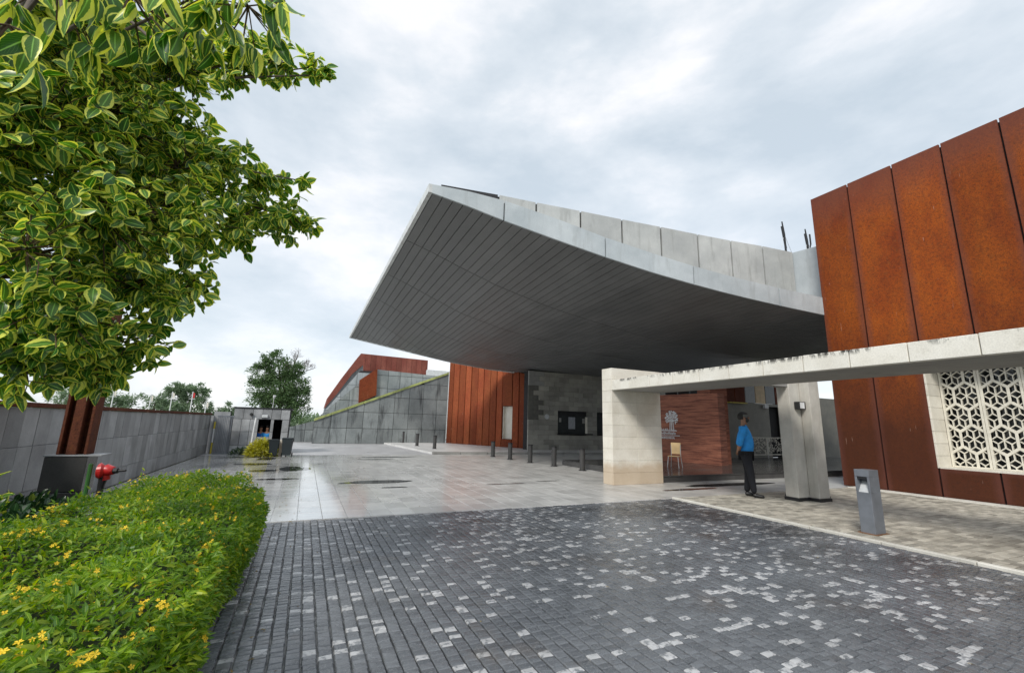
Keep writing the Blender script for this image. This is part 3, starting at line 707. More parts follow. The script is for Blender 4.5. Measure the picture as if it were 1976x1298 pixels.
# ------------------------------------------------------------------ big cantilevered canopy
NP = [(2.2,6.90,7.12),(3.07,6.69,7.08),(4.01,6.43,6.97),(5.48,6.08,6.66),(6.71,5.80,6.35),(8.11,5.52,6.07),(9.29,5.33,5.86),(10.34,5.18,5.71),(11.18,5.08,5.61),(12.41,4.95,5.48),(13.63,4.84,5.38),(17,4.7,5.3),(22,4.6,5.2)]
FP = [(2.2,31.3,6.9),(4.15,27.0,5.8),(5.3,25.0,5.25),(7.2,24.4,4.85),(9.95,24.5,4.6),(11.75,23.6,4.4),(16,22.7,4.35),(22,22.7,4.35)]
def interp(T, x, c):
    xs_ = [t[0] for t in T]; return float(np.interp(x, xs_, [t[c] for t in T]))
yn = lambda x: 7.62 + max(0, 13.62 - x) * 0.19
zn = lambda x: interp(NP, x, 1); zt = lambda x: interp(NP, x, 2); yf = lambda x: interp(FP, x, 1); zf = lambda x: interp(FP, x, 2)
def soff(x, y):
    a = min(1, max(0, (y - yn(x)) / (yf(x) - yn(x)))); return zn(x) * (1 - a) + zf(x) * a
can = empty('cantilever_canopy', (12, 15, 0), 'huge pointed canopy with dark boarded underside and pale grey edge panels', 'canopy')
# boards
cuts = [9.5, 12.95, 16.5, 20.1, 23.8, 27.3, 31.4]; bwid = 0.252
rest = MB()
x = 2.25
while x < 21.8:
    xa, xb = x + 0.009, x + bwid - 0.009; xm = (xa + xb) / 2
    for k in range(len(cuts)):
        ya_ = (yn(xm) + 0.03) if k == 0 else cuts[k - 1] + 0.012
        yb_ = min(cuts[k] - 0.012, yf(xm) - 0.03) if k else cuts[0] + 0.0
        if k == 0: continue
        if k == 1: ya_ = max(yn(xm), yn(xb)) + 0.03
        if yb_ - ya_ < 0.1: continue
        m_ = MB(); P = []
        steps = 3
        for i in range(steps + 1):
            y = ya_ + (yb_ - ya_) * i / steps; dz = 0.035
            P += [(xa, y, soff(xa, y) + dz), (xb, y, soff(xb, y) + dz), (xb, y, soff(xb, y) + dz + .03), (xa, y, soff(xa, y) + dz + .03)]
        Fc = [(3, 2, 1, 0), (4*steps, 4*steps+1, 4*steps+2, 4*steps+3)]
        for i in range(steps):
            o_ = 4 * i
            for q in range(4): Fc.append((o_ + q, o_ + (q + 1) % 4, o_ + 4 + (q + 1) % 4, o_ + 4 + q))
        if xm < 13.7: m_.add(P, Fc); q_ = m_.obj('soffit_board', M['soffit'], can)
        else: rest.add(P, Fc)
    x += bwid
o = rest.obj('inner_soffit_boards', M['soffit'], can); o['kind'] = 'stuff'
# backing above the boards and the roof skin
def sheet(zfun, name, mat, xs_, ny_=10, flip=False, inset=0.0):
    V, F = [], []
    for x_ in xs_:
        for j in range(ny_ + 1):
            y = yn(x_) + inset + (yf(x_) - yn(x_) - 2 * inset) * j / ny_; V.append((x_, y, zfun(x_, y)))
    for i in range(len(xs_) - 1):
        for j in range(ny_): F.append((i*(ny_+1)+j, (i+1)*(ny_+1)+j, (i+1)*(ny_+1)+j+1, i*(ny_+1)+j+1))
    return link(name, mesh(V, F), mat, can)
XS = list(np.linspace(2.22, 22, 50))
sheet(lambda x_, y: soff(x_, y) + 0.09, 'soffit_backing', M['gap'], XS)
def ztop(x_, y):
    a = min(1, max(0, (y - yn(x_)) / (yf(x_) - yn(x_)))); return (zt(x_) - 0.06) * (1 - a) + (zf(x_) + 0.22) * a
sheet(ztop, 'roof_skin', M['roof'], XS)
# near fascia panels
fj = [2.2, 4.0, 6.72, 9.32, 12.1, 13.66]
for i in range(len(fj) - 1):
    n_ = 8; V = []; F = []
    for k in range(n_ + 1):
        x_ = fj[i] + 0.018 + (fj[i + 1] - fj[i] - 0.036) * k / n_; y = yn(x_)
        V += [(x_, y - 0.05, zn(x_)), (x_, y, zn(x_)), (x_, y, zt(x_)), (x_, y - 0.05, zt(x_))]
    F = [(0, 1, 2, 3), (4*n_+3, 4*n_+2, 4*n_+1, 4*n_)]
    for k in range(n_):
        for q in range(4): F.append((4*k+q, 4*k+4+q, 4*k+4+(q+1) % 4, 4*k+(q+1) % 4))
    q_ = link('fascia_panel', mesh(V, F), M['metal'], can); fix_normals(q_.data)
m_ = MB()
for k in range(24):
    xa, xb = 2.3 + 11.2 * k / 24, 2.3 + 11.2 * (k + 1) / 24
    m_.prism([(xa, yn(xa) + .012, zn(xa) + .03), (xb, yn(xb) + .012, zn(xb) + .03), (xb, yn(xb) + .012, zt(xb) - .03), (xa, yn(xa) + .012, zt(xa) - .03)], (0, .02, 0))
q_ = m_.obj('fascia_backing', M['black'], can); fix_normals(q_.data)
# left edge trim in pieces, far edge trim
ly = [9.74, 13.0, 16.5, 20.1, 23.8, 27.3, 31.32]
for i in range(6):
    a_, b_ = ly[i], ly[i+1] - 0.01
    ta, tb = soff(2.2, a_), soff(2.2, b_)
    m_ = MB().prism([(2.13, a_, ta), (2.13, b_, tb), (2.13, b_, tb + .22), (2.13, a_, ta + .22)], (0.10, 0, 0)); q_ = m_.obj('edge_trim', M['trim'], can); fix_normals(q_.data)
m_ = MB(); xs_ = list(np.linspace(2.2, 16, 30))
for i in range(29):
    a_, b_ = xs_[i], xs_[i+1]
    m_.prism([(a_, yf(a_), zf(a_)), (b_, yf(b_), zf(b_)), (b_, yf(b_), zf(b_)+.24), (a_, yf(a_), zf(a_)+.24)], (0, 0.05, 0))
q_ = m_.obj('rear_edge_trim', M['trim'], can); fix_normals(q_.data)
# set-back parapet
PJ = [(2.72,10.99,7.91),(4.36,10.68,7.86),(5.47,10.47,7.80),(6.83,10.21,7.74),(8.17,9.96,7.67),(9.48,9.71,7.61),(10.78,9.46,7.54),(12.0,9.23,7.49),(13.22,9.0,7.46),(14.43,8.77,7.39)]
for i in range(len(PJ) - 1):
    a_, b_ = Vector(PJ[i]), Vector(PJ[i+1]); t = (b_ - a_).normalized() * 0.028
    a0, b0 = a_ + t, b_ - t; za, zb = zt(a0.x) - 0.3, zt(b0.x) - 0.3
    m_ = MB().prism([(a0.x, a0.y, za), (b0.x, b0.y, zb), tuple(b0), tuple(a0)], (0.01, 0.06, 0))
    q_ = m_.obj('parapet_panel', M['black'] if i == 0 else M['metal2'], can); fix_normals(q_.data)
m_ = MB().prism([(4.2, 10.79, 6.95), (14.5, 8.83, 5.4), (14.5, 8.83, 7.375), (4.2, 10.79, 7.855)], (0.01, 0.06, 0)); q_ = m_.obj('parapet_backing', M['gap'], can); fix_normals(q_.data)
m_ = MB().prism([(14.43, 8.84, 5.2), (14.60, 7.62, 5.2), (14.60, 7.62, 7.36), (14.43, 8.84, 7.385)], (0.08, 0.01, 0)); q_ = m_.obj('parapet_return_panel', M['metal'], can); fix_normals(q_.data)

for (xx, yy, zb, lbl, yoke) in ((19.3, 12.0, 5.0, 'thin mast with stay wires behind the canopy parapet, left of two', False), (21.0, 12.0, 5.0, 'thin forked mast behind the canopy parapet beside the steel hall', True)):
    mt = empty('roof_mast', (xx, yy, zb), lbl, 'mast', 'masts behind the parapet')
    MB().tube([(xx, yy, zb), (xx - .05, yy, 10.4), (xx - .12, yy, 11.0)], [.05, .05, .03]).obj('pole', M['black'], mt)
    MB().tube([(xx - .02, yy, 9.7), (xx - .17, yy, 10.75)], .05).obj('antenna', M['black'], mt)
    if yoke: MB().tube([(xx, yy, 9.8), (xx + .2, yy, 10.3), (xx + .2, yy, 10.8)], .04).obj('fork', M['black'], mt)
    for s in (-1, 1): MB().tube([(xx - .05, yy, 10.4), (xx + s * .55, yy, 9.2)], .008, 4).obj('stay_wire', M['steel'], mt)

# ------------------------------------------------------------------ far rust wall under the canopy and back wall
fw_ = empty('striped_steel_wall', (10, 26, 0), 'wall of narrow orange rust steel strips below the far canopy edge', 'wall')
Aw = Vector((8.78, 29.4, 0)); Bw = Vector((11.55, 23.1, 0)); dw = Bw - Aw; nw = Vector((dw.y, -dw.x, 0)).normalized()
if nw.x > 0: nw = -nw
wallz = lambda s: 5.9 + (4.36 - 5.9) * s
ss = [0, .075, .16, .25, .33, .42, .50, .585, .665, .735, .855, .93, 1.0]
for i in range(len(ss) - 1):
    a_, b_ = ss[i] + 0.004, ss[i+1] - 0.004
    off = nw * random.uniform(0, 0.05)
    def P_(s, z): return Aw + dw * s + off + Vector((0, 0, z))
    if i == 9:
        for z0, z1a, z1b in ((0.09, 0.55, 0.55), (2.5, wallz(a_), wallz(b_))):
            m_ = MB().prism([P_(a_, z0), P_(b_, z0), P_(b_, z1b), P_(a_, z1a)], -nw * 0.12); q_ = m_.obj('steel_strip', M['corten_far'], fw_); fix_normals(q_.data)
        m_ = MB().prism([P_(a_, .56), P_(b_, .56), P_(b_, 2.49), P_(a_, 2.49)], -nw * 0.1); 
        for v in range(len(m_.v)): m_.v[v] = tuple(Vector(m_.v[v]) - nw * 0.28)
        q_ = m_.obj('niche_panel', M['limestone'], fw_); fix_normals(q_.data)
        for sa in (a_ - 0.002, b_ - 0.006):
            m_ = MB().prism([P_(sa, .56) - nw*.12, P_(sa + .006, .56) - nw*.12, P_(sa + .006, 2.49) - nw*.12, P_(sa, 2.49) - nw*.12], -nw * 0.16); q_ = m_.obj('niche_jamb', M['limestone'], fw_); fix_normals(q_.data)
    else:
        m_ = MB().prism([P_(a_, .09), P_(b_, .09), P_(b_, wallz(b_)), P_(a_, wallz(a_))], -nw * 0.12); q_ = m_.obj('steel_strip', M['corten_far'], fw_); fix_normals(q_.data)
m_ = MB().prism([Aw - nw*.4, Bw - nw*.4, Bw - nw*.4 + Vector((0,0,4.3)), Aw - nw*.4 + Vector((0,0,5.8))], -nw * 0.3); q_ = m_.obj('backing', M['gap'], fw_); fix_normals(q_.data)
MB().box((11.56, 22.95, 0.08), (11.66, 23.2, 4.35)).obj('corner_flange', M['black'], fw_)

bk = empty('ticket_wall', (14, 22, 0), 'shaded grey stone block wall with dark ticket window behind the bollards', 'wall')
MB().box((11.2, 22.12, 0.0), (30, 22.6, 4.42)).obj('wall_core', M['gap'], bk)
def inwin(x0, x1, z0, z1):
    return (x1 > 13.10 and x0 < 15.10 and z1 > 0.98 and z0 < 2.0) or (x1 > 15.8 and x0 < 17.6 and z1 > 0.98 and z0 < 2.0)
for j in range(16):
    z0 = j * 0.272 + 0.08
    xl = 11.2 - (0.33 if j % 2 else 0)
    while xl < 21.5:
        x0, x1 = max(xl, 11.2), min(xl + 0.66, 21.5); xl += 0.66
        if x1 - x0 < 0.05: continue
        if inwin(x0, x1, z0, z0 + 0.272):
            parts_ = []
            if x0 < 13.10 < x1: parts_.append((x0, 13.10))
            if x0 < 15.10 < x1: parts_.append((15.10, x1))
            if x0 < 15.8 < x1: parts_.append((x0 if x0 > 15.10 else max(x0, 15.10), 15.8))
            if x0 < 17.6 < x1: parts_.append((17.6, x1))
        else: parts_ = [(x0, x1)]
        for p0, p1 in parts_:
            if p1 - p0 < 0.03: continue
            dark_patch = (x0 < 12.15 and 1.6 < z0 < 3.5 and x1 < 12.2 + 0.25 * math.sin(j * 2.1))  # darker blocks, set slightly back, near the left end
            yo = 22.06 if dark_patch else 22.0 + rr.uniform(-.006, .006)
            MB().bbox((p0 + .003, yo, z0 + .003), (p1 - .003, 22.12, z0 + .269), 0.004).obj('stone_block', M['concrete'] if (z0 > 3.6 and x1 < 12.2) else (M['patch'] if dark_patch else M['backstone']), bk)
wp_ = MB().bbox((13.14, 22.08, 1.0), (15.06, 22.11, 1.98), 0.004).obj('window_pane', M['glass_dark'], bk)
MB().bbox((15.84, 22.08, 1.0), (17.56, 22.11, 1.98), 0.004).obj('window_pane', M['glass_dark'], bk)
MB().bbox((13.05, 21.85, 0.93), (15.4, 22.10, 0.99), 0.004).obj('counter_ledge', M['black'], bk)
MB().bbox((15.0, 21.97, 1.0), (15.10, 22.07, 1.95), 0.004).obj('window_jamb', M['limestone'], bk)
MB().bbox((13.85, 22.06, 1.25), (14.3, 22.075, 1.92), 0.002).obj('notice_sheet', simple('grey_paper', (.35, .37, .40), .6), wp_)
MB().bbox((13.22, 22.06, 1.62), (13.36, 22.075, 1.86), 0.002).obj('window_sticker', M['concrete'], wp_)
MB().bbox((14.80, 22.06, 1.58), (14.98, 22.075, 1.86), 0.002).obj('window_sticker', M['concrete'], wp_)
m_ = MB(); m_.tube([(12.36, 21.985, 1.9), (12.36, 21.95, 1.9)], 0.14, 16); m_.obj('round_badge', M['galvlight'], bk)
MB().box((11.7, 23.3, 0.0), (30, 23.5, 4.3)).obj('rear_wall', M['gap'], bk)

# ------------------------------------------------------------------ small bollards
bpos = [(7.71,18.54),(7.85,17.02),(7.97,15.44),(8.22,14.06),(8.39,12.52),(5.85,33.16),(5.90,29.47),(5.93,25.57),(6.23,22.89)]
bl = ['round dark bollard in front of the striped steel wall, farthest of the plaza row', 'dark bollard second from the far end of the plaza row', 'middle dark bollard of the five on the plaza', 'dark bollard second nearest to the block pillar', 'dark bollard nearest to the cream block pillar',
      'farthest small bollard on the pale raised pavement', 'small bollard third nearest on the pale raised pavement', 'small bollard second nearest on the pale raised pavement', 'nearest small bollard on the pale raised pavement']
hs = [.62, .63, .64, .65, .66, .66, .66, .64, .64]
for (bx_, by_), lb, hh in zip(bpos, bl, hs):
    zb = 0.0 if bx_ > 7 else 0.08
    e_ = empty('bollard', (bx_, by_, zb), lb, 'bollard', 'round bollards along the pavement')
    MB().tube([(bx_, by_, zb), (bx_, by_, zb + hh)], .09, 20).obj('post', M['bollard'], e_)
    MB().tube([(bx_, by_, zb + hh + .001), (bx_, by_, zb + hh + .03), (bx_, by_, zb + hh + .04)], [.10, .10, .085], 20).obj('cap', M['black'], e_)
    MB().tube([(bx_, by_, zb), (bx_, by_, zb + .015)], .125, 20).obj('base_ring', M['black'], e_)

# ------------------------------------------------------------------ lamp bollard on the sidewalk
lb = empty('lamp_bollard', (7.67, 3.95, 0), 'square grey metal lamp bollard with slot near its top on the kerbside', 'bollard light')
x0, x1, y0, y1 = 7.515, 7.77, 3.83, 4.02
m_ = MB()
def ring(z0, z1, a=0): m_.box((x0 + a, y0 + a, z0), (x1 - a, y1 - a, z1))
m_.bbox((x0, y0, 0.012), (x1, y1, 0.58), .004); m_.bbox((x0 + .12, y0, .58), (x1, y1, .80), .004)
m_.bbox((x0, y0, .80), (x1, y1, .90), .004)
m_.bbox((x0, y0, .581), (x0 + .119, y0 + .03, .799), .003); m_.bbox((x0, y1 - .03, .581), (x0 + .119, y1, .799), .003)
m_.obj('casing', M['galv'], lb)
m_ = MB(); m_.prism([(x0 + .005, y0 + .031, .582), (x0 + .119, y0 + .031, .582), (x0 + .119, y0 + .031, .73)], (0, y1 - y0 - .062, 0)); q_ = m_.obj('reflector', M['galvlight'], lb); fix_normals(q_.data)
MB().box((x0 + .01, y0 + .032, .765), (x0 + .118, y1 - .032, .798)).obj('lamp_slot', M['black'], lb)
MB().box((x0 - .03, y0 - .03, .012), (x1 + .03, y1 + .03, .022)).obj('base_plate', simple('rusty_base', (.2, .1, .05), .8), lb)

# ------------------------------------------------------------------ left boundary wall of slate slabs
bw2 = empty('boundary_wall', (-3.6, 13, 0), 'long low grey slate wall with rusty coping running behind the hedge', 'wall')
MB().box((-3.72, 2.0, 0.0), (-3.43, 21.1, 1.46)).obj('wall_core', M['gap'], bw2)
wy = list(np.arange(4.88, 21.2, 0.361)); zr = [0.0, 0.34, 0.955, 1.475]
ms = [None] * 3
for r_ in range(3):
    m_ = MB().bbox((-0.012, -0.1765, zr[r_] + .003), (0.02, 0.1765, zr[r_+1] - .003), .003).me('slate_slab'); m_.materials.append(M['slate']); ms[r_] = m_
for yv in wy[:-1]:
    for r_ in range(3):
        o = link('slate_slab', ms[r_], None, bw2); o.location = (-3.42 + rr.uniform(-.004, .004), yv + 0.1805, 0)
        o.matrix_parent_inverse = Matrix.Translation(-Vector(bw2.location))
for k in range(9):
    MB().bbox((-3.76, 3.1 + k * 2.0, 1.48), (-3.37, 3.1 + k * 2.0 + 1.99, 1.545), .004).obj('coping', M['corten_dark'], bw2)

# gate, pole, hut
pl = empty('painted_pole', (-3.22, 20.9, 0), 'slim white and yellow pole leaning at the far end of the boundary wall', 'pole')
MB().tube([(-3.22, 20.95, 0), (-3.22, 20.95, .42)], .03, 8).obj('lower_band', M['yellow'], pl)
MB().tube([(-3.22, 20.95, .421), (-3.22, 20.95, .95)], .03, 8).obj('middle_band', M['white'], pl)
MB().tube([(-3.22, 20.95, .951), (-3.22, 20.95, 1.22)], .03, 8).obj('upper_band', M['yellow'], pl)
gt = empty('entrance_gate', (-2.95, 20.9, 0), 'dark grey barred sliding gate between the boundary wall and guard hut', 'gate')
for k in range(9):
    MB().box((-3.05 + k * .055, 20.4 + k * .0, 0.05), (-3.05 + k * .055 + .025, 20.43, 1.42)).obj('bar', M['galv'], gt)
MB().box((-3.08, 20.38, 1.42), (-2.52, 20.45, 1.47)).obj('top_rail', M['galv'], gt)
MB().box((-3.08, 20.38, 0.02), (-2.52, 20.45, 0.05)).obj('bottom_rail', M['galv'], gt)
MB().box((-3.70, 21.32, 0), (-2.3, 21.5, 1.46)).obj('infill_wall', M['slate'], gt)
MB().box((-3.30, 21.0, 0), (-2.75, 21.3, 1.62)).obj('gate_pier', M['slate'], gt)

hut = empty('guard_hut', (-1.6, 21.5, 0), 'small slate clad guard hut with open window where two guards sit', 'hut')
HX0, HX1, HY = -2.62, -0.60, 20.9
m_ = MB(); m_.box((HX0, HY + .03, 0), (-1.72, HY + .15, 1.35)); m_.box((-1.28, HY + .03, 0), (-1.16, HY + .15, 1.35)); m_.box((-.86, HY + .03, 0), (HX1, HY + .15, 1.35))
m_.box((-1.72, HY + .03, 0), (-1.28, HY + .15, .66)); m_.box((HX0, HY + .03, 1.35), (HX1, HY + .15, 1.78)); m_.box((HX0, HY + 1.8, 0), (HX1, HY + 1.9, 1.78))
m_.box((HX0, HY + .15, 0), (HX0 + .1, HY + 1.8, 1.78)); m_.box((HX1 - .1, HY + .15, 0), (HX1, HY + 1.8, 1.78)); m_.obj('wall', M['gap'], hut)
MB().box((HX0 - .04, HY - .03, 1.785), (HX1 + .06, HY + 1.95, 1.83)).obj('roof', M['black'], hut)
def tile(x0, x1, z0, z1): MB().bbox((x0 + .006, HY, z0 + .006), (x1 - .006, HY + .029, z1 - .006), .003).obj('slate_slab', M['slate'], hut)
for k in range(6): tile(HX0 + k * .337, HX0 + (k + 1) * .337, 1.36, 1.78)
for zi in ((0, .32), (.32, .86), (.86, 1.36)):
    for xa, xb in ((HX0, -2.32), (-2.32, -2.02), (-2.02, -1.72), (-1.28, -1.16), (-.86, HX1)): tile(xa, xb, *zi)
tile(-1.72, -1.28, 0.3, .66); tile(-1.72, -1.28, 0, .3)
MB().tube([(-2.0, HY - .02, 1.55), (-2.0, HY - .10, 1.55)], .06, 10).obj('round_lamp', M['black'], hut)
MB().bbox((-1.62, HY - .10, 1.42), (-1.40, HY - .002, 1.54), .02).obj('wall_light', M['galvlight'], hut)
MB().tube([(-1.3, HY + .4, 1.83), (-1.3, HY + .4, 2.25)], .015).obj('aerial', M['galvlight'], hut)
MB().tube([(-1.3, HY + .4, 2.25), (-1.28, HY + .38, 2.36)], [.03, .07], 8).obj('floodlight', M['white'], hut)
wp = MB().tube([(-1.86, 20.62, 0.02), (-1.80, 20.6, 1.42)], .035, 10).obj('white_post', M['white']); tag(wp, 'slim white post standing at the window of the guard hut', 'post')

# ------------------------------------------------------------------ bins, shrub
def wheelie(loc, sc, lbl, tilt):
    e_ = empty('wheeled_bin', loc, lbl, 'bin'); T = Matrix.Translation(loc) @ Matrix.Rotation(tilt, 4, 'Z') @ Matrix.Scale(sc, 4)
    V = [(-.20,-.20,.06),(.20,-.20,.06),(.20,.20,.06),(-.20,.20,.06),(-.26,-.26,.92),(.26,-.26,.92),(.26,.28,.92),(-.26,.28,.92)]
    MB().add([tuple(T @ Vector(v)) for v in V], [(0,3,2,1),(4,5,6,7),(0,1,5,4),(1,2,6,5),(2,3,7,6),(3,0,4,7)]).obj('bin_body', M['darkgreen'], e_)
    ld_ = MB().bbox((-.28, -.28, .925), (.28, .30, .98), .02, T).obj('lid', M['darkgreen'], e_)
    MB().tube([T @ Vector((-.24, .33, .9)), T @ Vector((.24, .33, .9))], .018 * sc).obj('handle', M['black'], ld_)
    for s in (-1, 1): MB().tube([T @ Vector((s*.23, .20, .09)), T @ Vector((s*.28, .20, .09))], .09 * sc, 14).obj('wheel', M['black'], e_)
wheelie((-1.0, 19.35, 0), .64, 'dark wheeled bin nearer the yellow shrub', 0.2)
wheelie((-.52, 19.45, 0), .70, 'black wheeled bin with overhanging lid at the plaza end', -0.1)
MB_ = MB().box((-.80, 19.6, 0.0), (-.68, 19.75, .6)).obj('stone_post', M['limestone']); tag(MB_, 'short pale stone post between the two bins', 'post')

# ------------------------------------------------------------------ foliage tools
def leaf_proto(rows, wfun, fold=0.25, droop=0.25, curl=0.0):
    V, UV, F = [], [], []
    for i in range(rows + 1):
        t = i / rows; w_ = wfun(t); z = -droop * t * t
        V += [(-w_, t, z + fold * w_), (0, t, z), (w_, t, z + fold * w_)]; wm = max(w_, 1e-3)
        UV += [(0.0, t), (0.5, t), (1.0, t)]
    for i in range(rows):
        a = i * 3; F += [(a, a+1, a+4, a+3), (a+1, a+2, a+5, a+4)]
    return np.array(V), np.array(F), np.array(UV, float)
def ellip(t): return 0.31 * max(0.0, math.sin(math.pi * min(1, t ** 0.85))) ** 0.75 + (0.0 if t < .99 else 0.0)
LEAF = leaf_proto(6, ellip, 0.28, 0.22)
LANCE = leaf_proto(3, lambda t: 0.17 * math.sin(math.pi * min(1, t * 0.95 + 0.04)) ** 0.9, 0.35, 0.3)
BLADE = leaf_proto(2, lambda t: 0.16 * (1 if 0 < t < 1 else 0.12), 0.3, 0.2)

def frames(pos, direc, normal_hint, size, roll):
    """(N,3,4) matrices: leaf local y along direc, z near normal_hint"""
    d_ = direc / np.linalg.norm(direc, axis=1, keepdims=True)
    x_ = np.cross(d_, normal_hint); ln = np.linalg.norm(x_, axis=1, keepdims=True); x_ = np.where(ln < 1e-3, [[1, 0, 0]], x_ / np.maximum(ln, 1e-3))
    z_ = np.cross(x_, d_)
    c_, s_ = np.cos(roll)[:, None], np.sin(roll)[:, None]
    x2 = x_ * c_ + z_ * s_; z2 = -x_ * s_ + z_ * c_
    M_ = np.stack([x2, d_, z2], 2) * size[:, None, None]
    return np.concatenate([M_, pos[:, :, None]], 2)

# ------------------------------------------------------------------ variegated tree
tree = empty('variegated_tree', (-2.75, 4.45, 0), 'large tree with yellow edged green leaves overhanging the left foreground', 'tree')
TR = Vector((-2.75, 4.45, 0))
BL =[(-1.66,3.31,3.06,0.48),(-1.47,3.60,3.40,0.48),(-1.21,4.00,3.62,0.48),(-0.95,4.29,3.62,0.34),(-0.60,4.35,3.60,0.24),(-0.34,4.45,3.31,0.26),(-0.72,4.42,3.20,0.38),(-1.06,3.96,2.93,0.46),(-1.31,3.47,2.65,0.49),(-1.49,3.18,2.29,0.39),(-1.38,3.42,2.01,0.39),(-1.18,3.80,2.30,0.36),(-0.98,4.22,2.46,0.24),(-1.12,3.96,1.96,0.25),(-1.31,3.78,1.75,0.27),(-1.57,3.57,1.73,0.26),(-1.24,3.79,4.11,0.40),(-1.63,3.47,3.83,0.43),(-0.89,4.01,4.44,0.33),(-0.56,4.03,4.63,0.22),(-0.30,4.03,4.65,0.14),(-0.16,4.02,4.62,0.07),(-0.24,4.33,3.65,0.09),(-0.15,4.43,3.26,0.10),
     (-2.2,3.6,3.4,.55),(-2.3,3.9,2.6,.5),(-2.0,4.6,4.2,.6),(-1.5,4.7,3.6,.5),(-1.6,4.6,2.7,.5),(-2.3,3.0,4.2,.5),(-1.9,4.5,2.1,.4),(-1.1,3.7,2.75,.38),(-1.1,3.9,3.3,.38),(-1.35,3.9,1.72,.26),(-1.5,3.4,1.78,.25),(-1.5,3.6,3.85,.4),(-1.75,3.4,3.4,.45),(-1.75,3.4,4.2,.4),(-1.3,3.9,4.4,.35),(-1.9,3.2,2.9,.45),(-2.4,4.6,3.0,.6),(-2.6,4.1,3.7,.6)]
FG =[(-0.79,1.52,2.56,0.14),(-0.59,1.43,2.52,0.12),(-0.43,1.45,2.60,0.12),(-0.31,1.45,2.63,0.10),(-0.83,1.47,2.33,0.07),(-0.25,1.39,2.73,0.05),(-.95,1.5,2.75,.14),(-.6,1.5,2.75,.12)]
MB().tube([(-2.75,4.45,0),(-2.7,4.4,.8),(-2.6,4.35,1.7),(-2.4,4.2,2.6),(-2.2,4.1,3.4)], [.16,.13,.12,.10,.07], 12).obj('trunk', M['bark'], tree, True)
hub = Vector((-2.35, 4.2, 2.3)); hub2 = Vector((-2.2, 4.1, 3.3))
brn = MB(); tw = MB(); lp, ld, lsz = [], [], []; narrow = set()
rt = random.Random(11)
def jv(a): return Vector((rt.gauss(0, a), rt.gauss(0, a), rt.gauss(0, a)))
def rosette(p, out, size, n_):
    for k in range(n_):
        a = 2 * math.pi * (k * 0.381 + rt.random() * .1); o1 = out.orthogonal().normalized(); o2 = out.cross(o1)
        d_ = (o1 * math.cos(a) + o2 * math.sin(a)) * rt.uniform(.6, 1.1) + out * rt.uniform(.0, .9) + Vector((0, 0, -rt.uniform(-.2, .9)))
        q = p - out * 0.03 * k * rt.random()
        lp.append(q); ld.append(d_); lsz.append(size * rt.uniform(.5, 1.12))
for bi, (bx_, by_, bz_, br_) in enumerate(BL):
    c_ = Vector((bx_, by_, bz_)); h_ = hub if bz_ < 3.0 else hub2
    mid = h_.lerp(c_, .5) + Vector((0, 0, .12)) + jv(.05)
    brn.tube([h_, mid, c_], [.028, .012, .005], 7)
    nt_ = max(3, int(78 * (br_ / .45) ** 2 * (.45 if bi in (9, 27) else 1)))
    for k in range(nt_):
        v = jv(1).normalized() * br_ * (rt.random() ** .45)
        v.z *= .9; e_ = c_ + v
        st = c_ + v * 0.15
        tw.tube([st, st.lerp(e_, .6) + jv(.02), e_], [.0045, .0035, .0025], 4, False)
        rosette(e_, (v.normalized() + Vector((.25, -.35, .1))).normalized(), .112, rt.randint(5, 8))
        if rt.random() < .5: rosette(st.lerp(e_, .55), v.normalized(), .10, 3)
# overhanging foreground sprays, closer to the lens and larger
for (bx_, by_, bz_, br_) in FG:
    c_ = Vector((bx_, by_, bz_)); start = Vector((bx_ - .55, by_ + .9, bz_ + .55))
    brn.tube([Vector((-1.6, 3.0, 4.0)), start, c_ + Vector((0, 0, .12))], [.012, .008, .004], 6)
    for k in range(max(3, int(16 * br_ / .12))):
        p = c_ + Vector((rt.uniform(-1, 1) * br_ * 1.1, rt.uniform(-1, 1) * br_ * .9, rt.uniform(-.2, 1) * br_))
        tw.tube([c_ + Vector((0, 0, .10)), p], [.003, .002], 4, False)
        for _ in range(2):
            lp.append(p); ld.append(Vector((rt.uniform(-.5, .6), rt.uniform(-.5, .3), -rt.uniform(.6, 1.2)))); lsz.append(rt.uniform(.075, .125)); narrow.add(len(lp) - 1)
brn.obj('branches', M['bark'], tree, True)['kind'] = 'stuff'
tw.obj('twigs', M['twig'], tree)['kind'] = 'stuff'
P_a = np.array([tuple(v) for v in lp]); D_a = np.array([tuple(v) for v in ld]); S_a = np.array(lsz)
camv = CAM_POS - P_a; nh = np.array([0, 0, 1.0]) + 0.35 * camv / np.linalg.norm(camv, axis=1, keepdims=True) + RNG.normal(0, .7, P_a.shape)
MS = frames(P_a, D_a, nh, S_a, RNG.normal(0, .35, len(P_a)))
MS[sorted(narrow), :, 0] *= .62
dist = np.linalg.norm(camv, axis=1); score = S_a / dist
vis = np.array([in_frame(p, 10) for p in P_a])
order = np.argsort(-(score * vis)); big_ids = order[:300]; mask = np.ones(len(P_a), bool); mask[big_ids] = False
lm = mesh(LEAF[0], [tuple(q) for q in LEAF[1].tolist()], 'leaf'); l_ = lm.uv_layers.new(name='UVMap')
l_.data.foreach_set('uv', LEAF[2][LEAF[1].ravel()].astype(np.float32).ravel()); lm.materials.append(M['ficus']); lm.shade_smooth()
for i in big_ids:
    o = bpy.data.objects.new('leaf', lm); COL.objects.link(o); o.parent = tree
    mm = np.eye(4); mm[:3, :] = MS[i]; o.matrix_parent_inverse = Matrix.Translation(-Vector(tree.location)); o.matrix_basis = Matrix(mm.tolist())
me = scatter(LEAF[0], LEAF[1], LEAF[2], MS[mask], RNG.random(mask.sum()), 'foliage'); me.shade_smooth()
o = link('foliage', me, M['ficus'], tree); o['kind'] = 'stuff'
print('tree leaves', len(P_a))

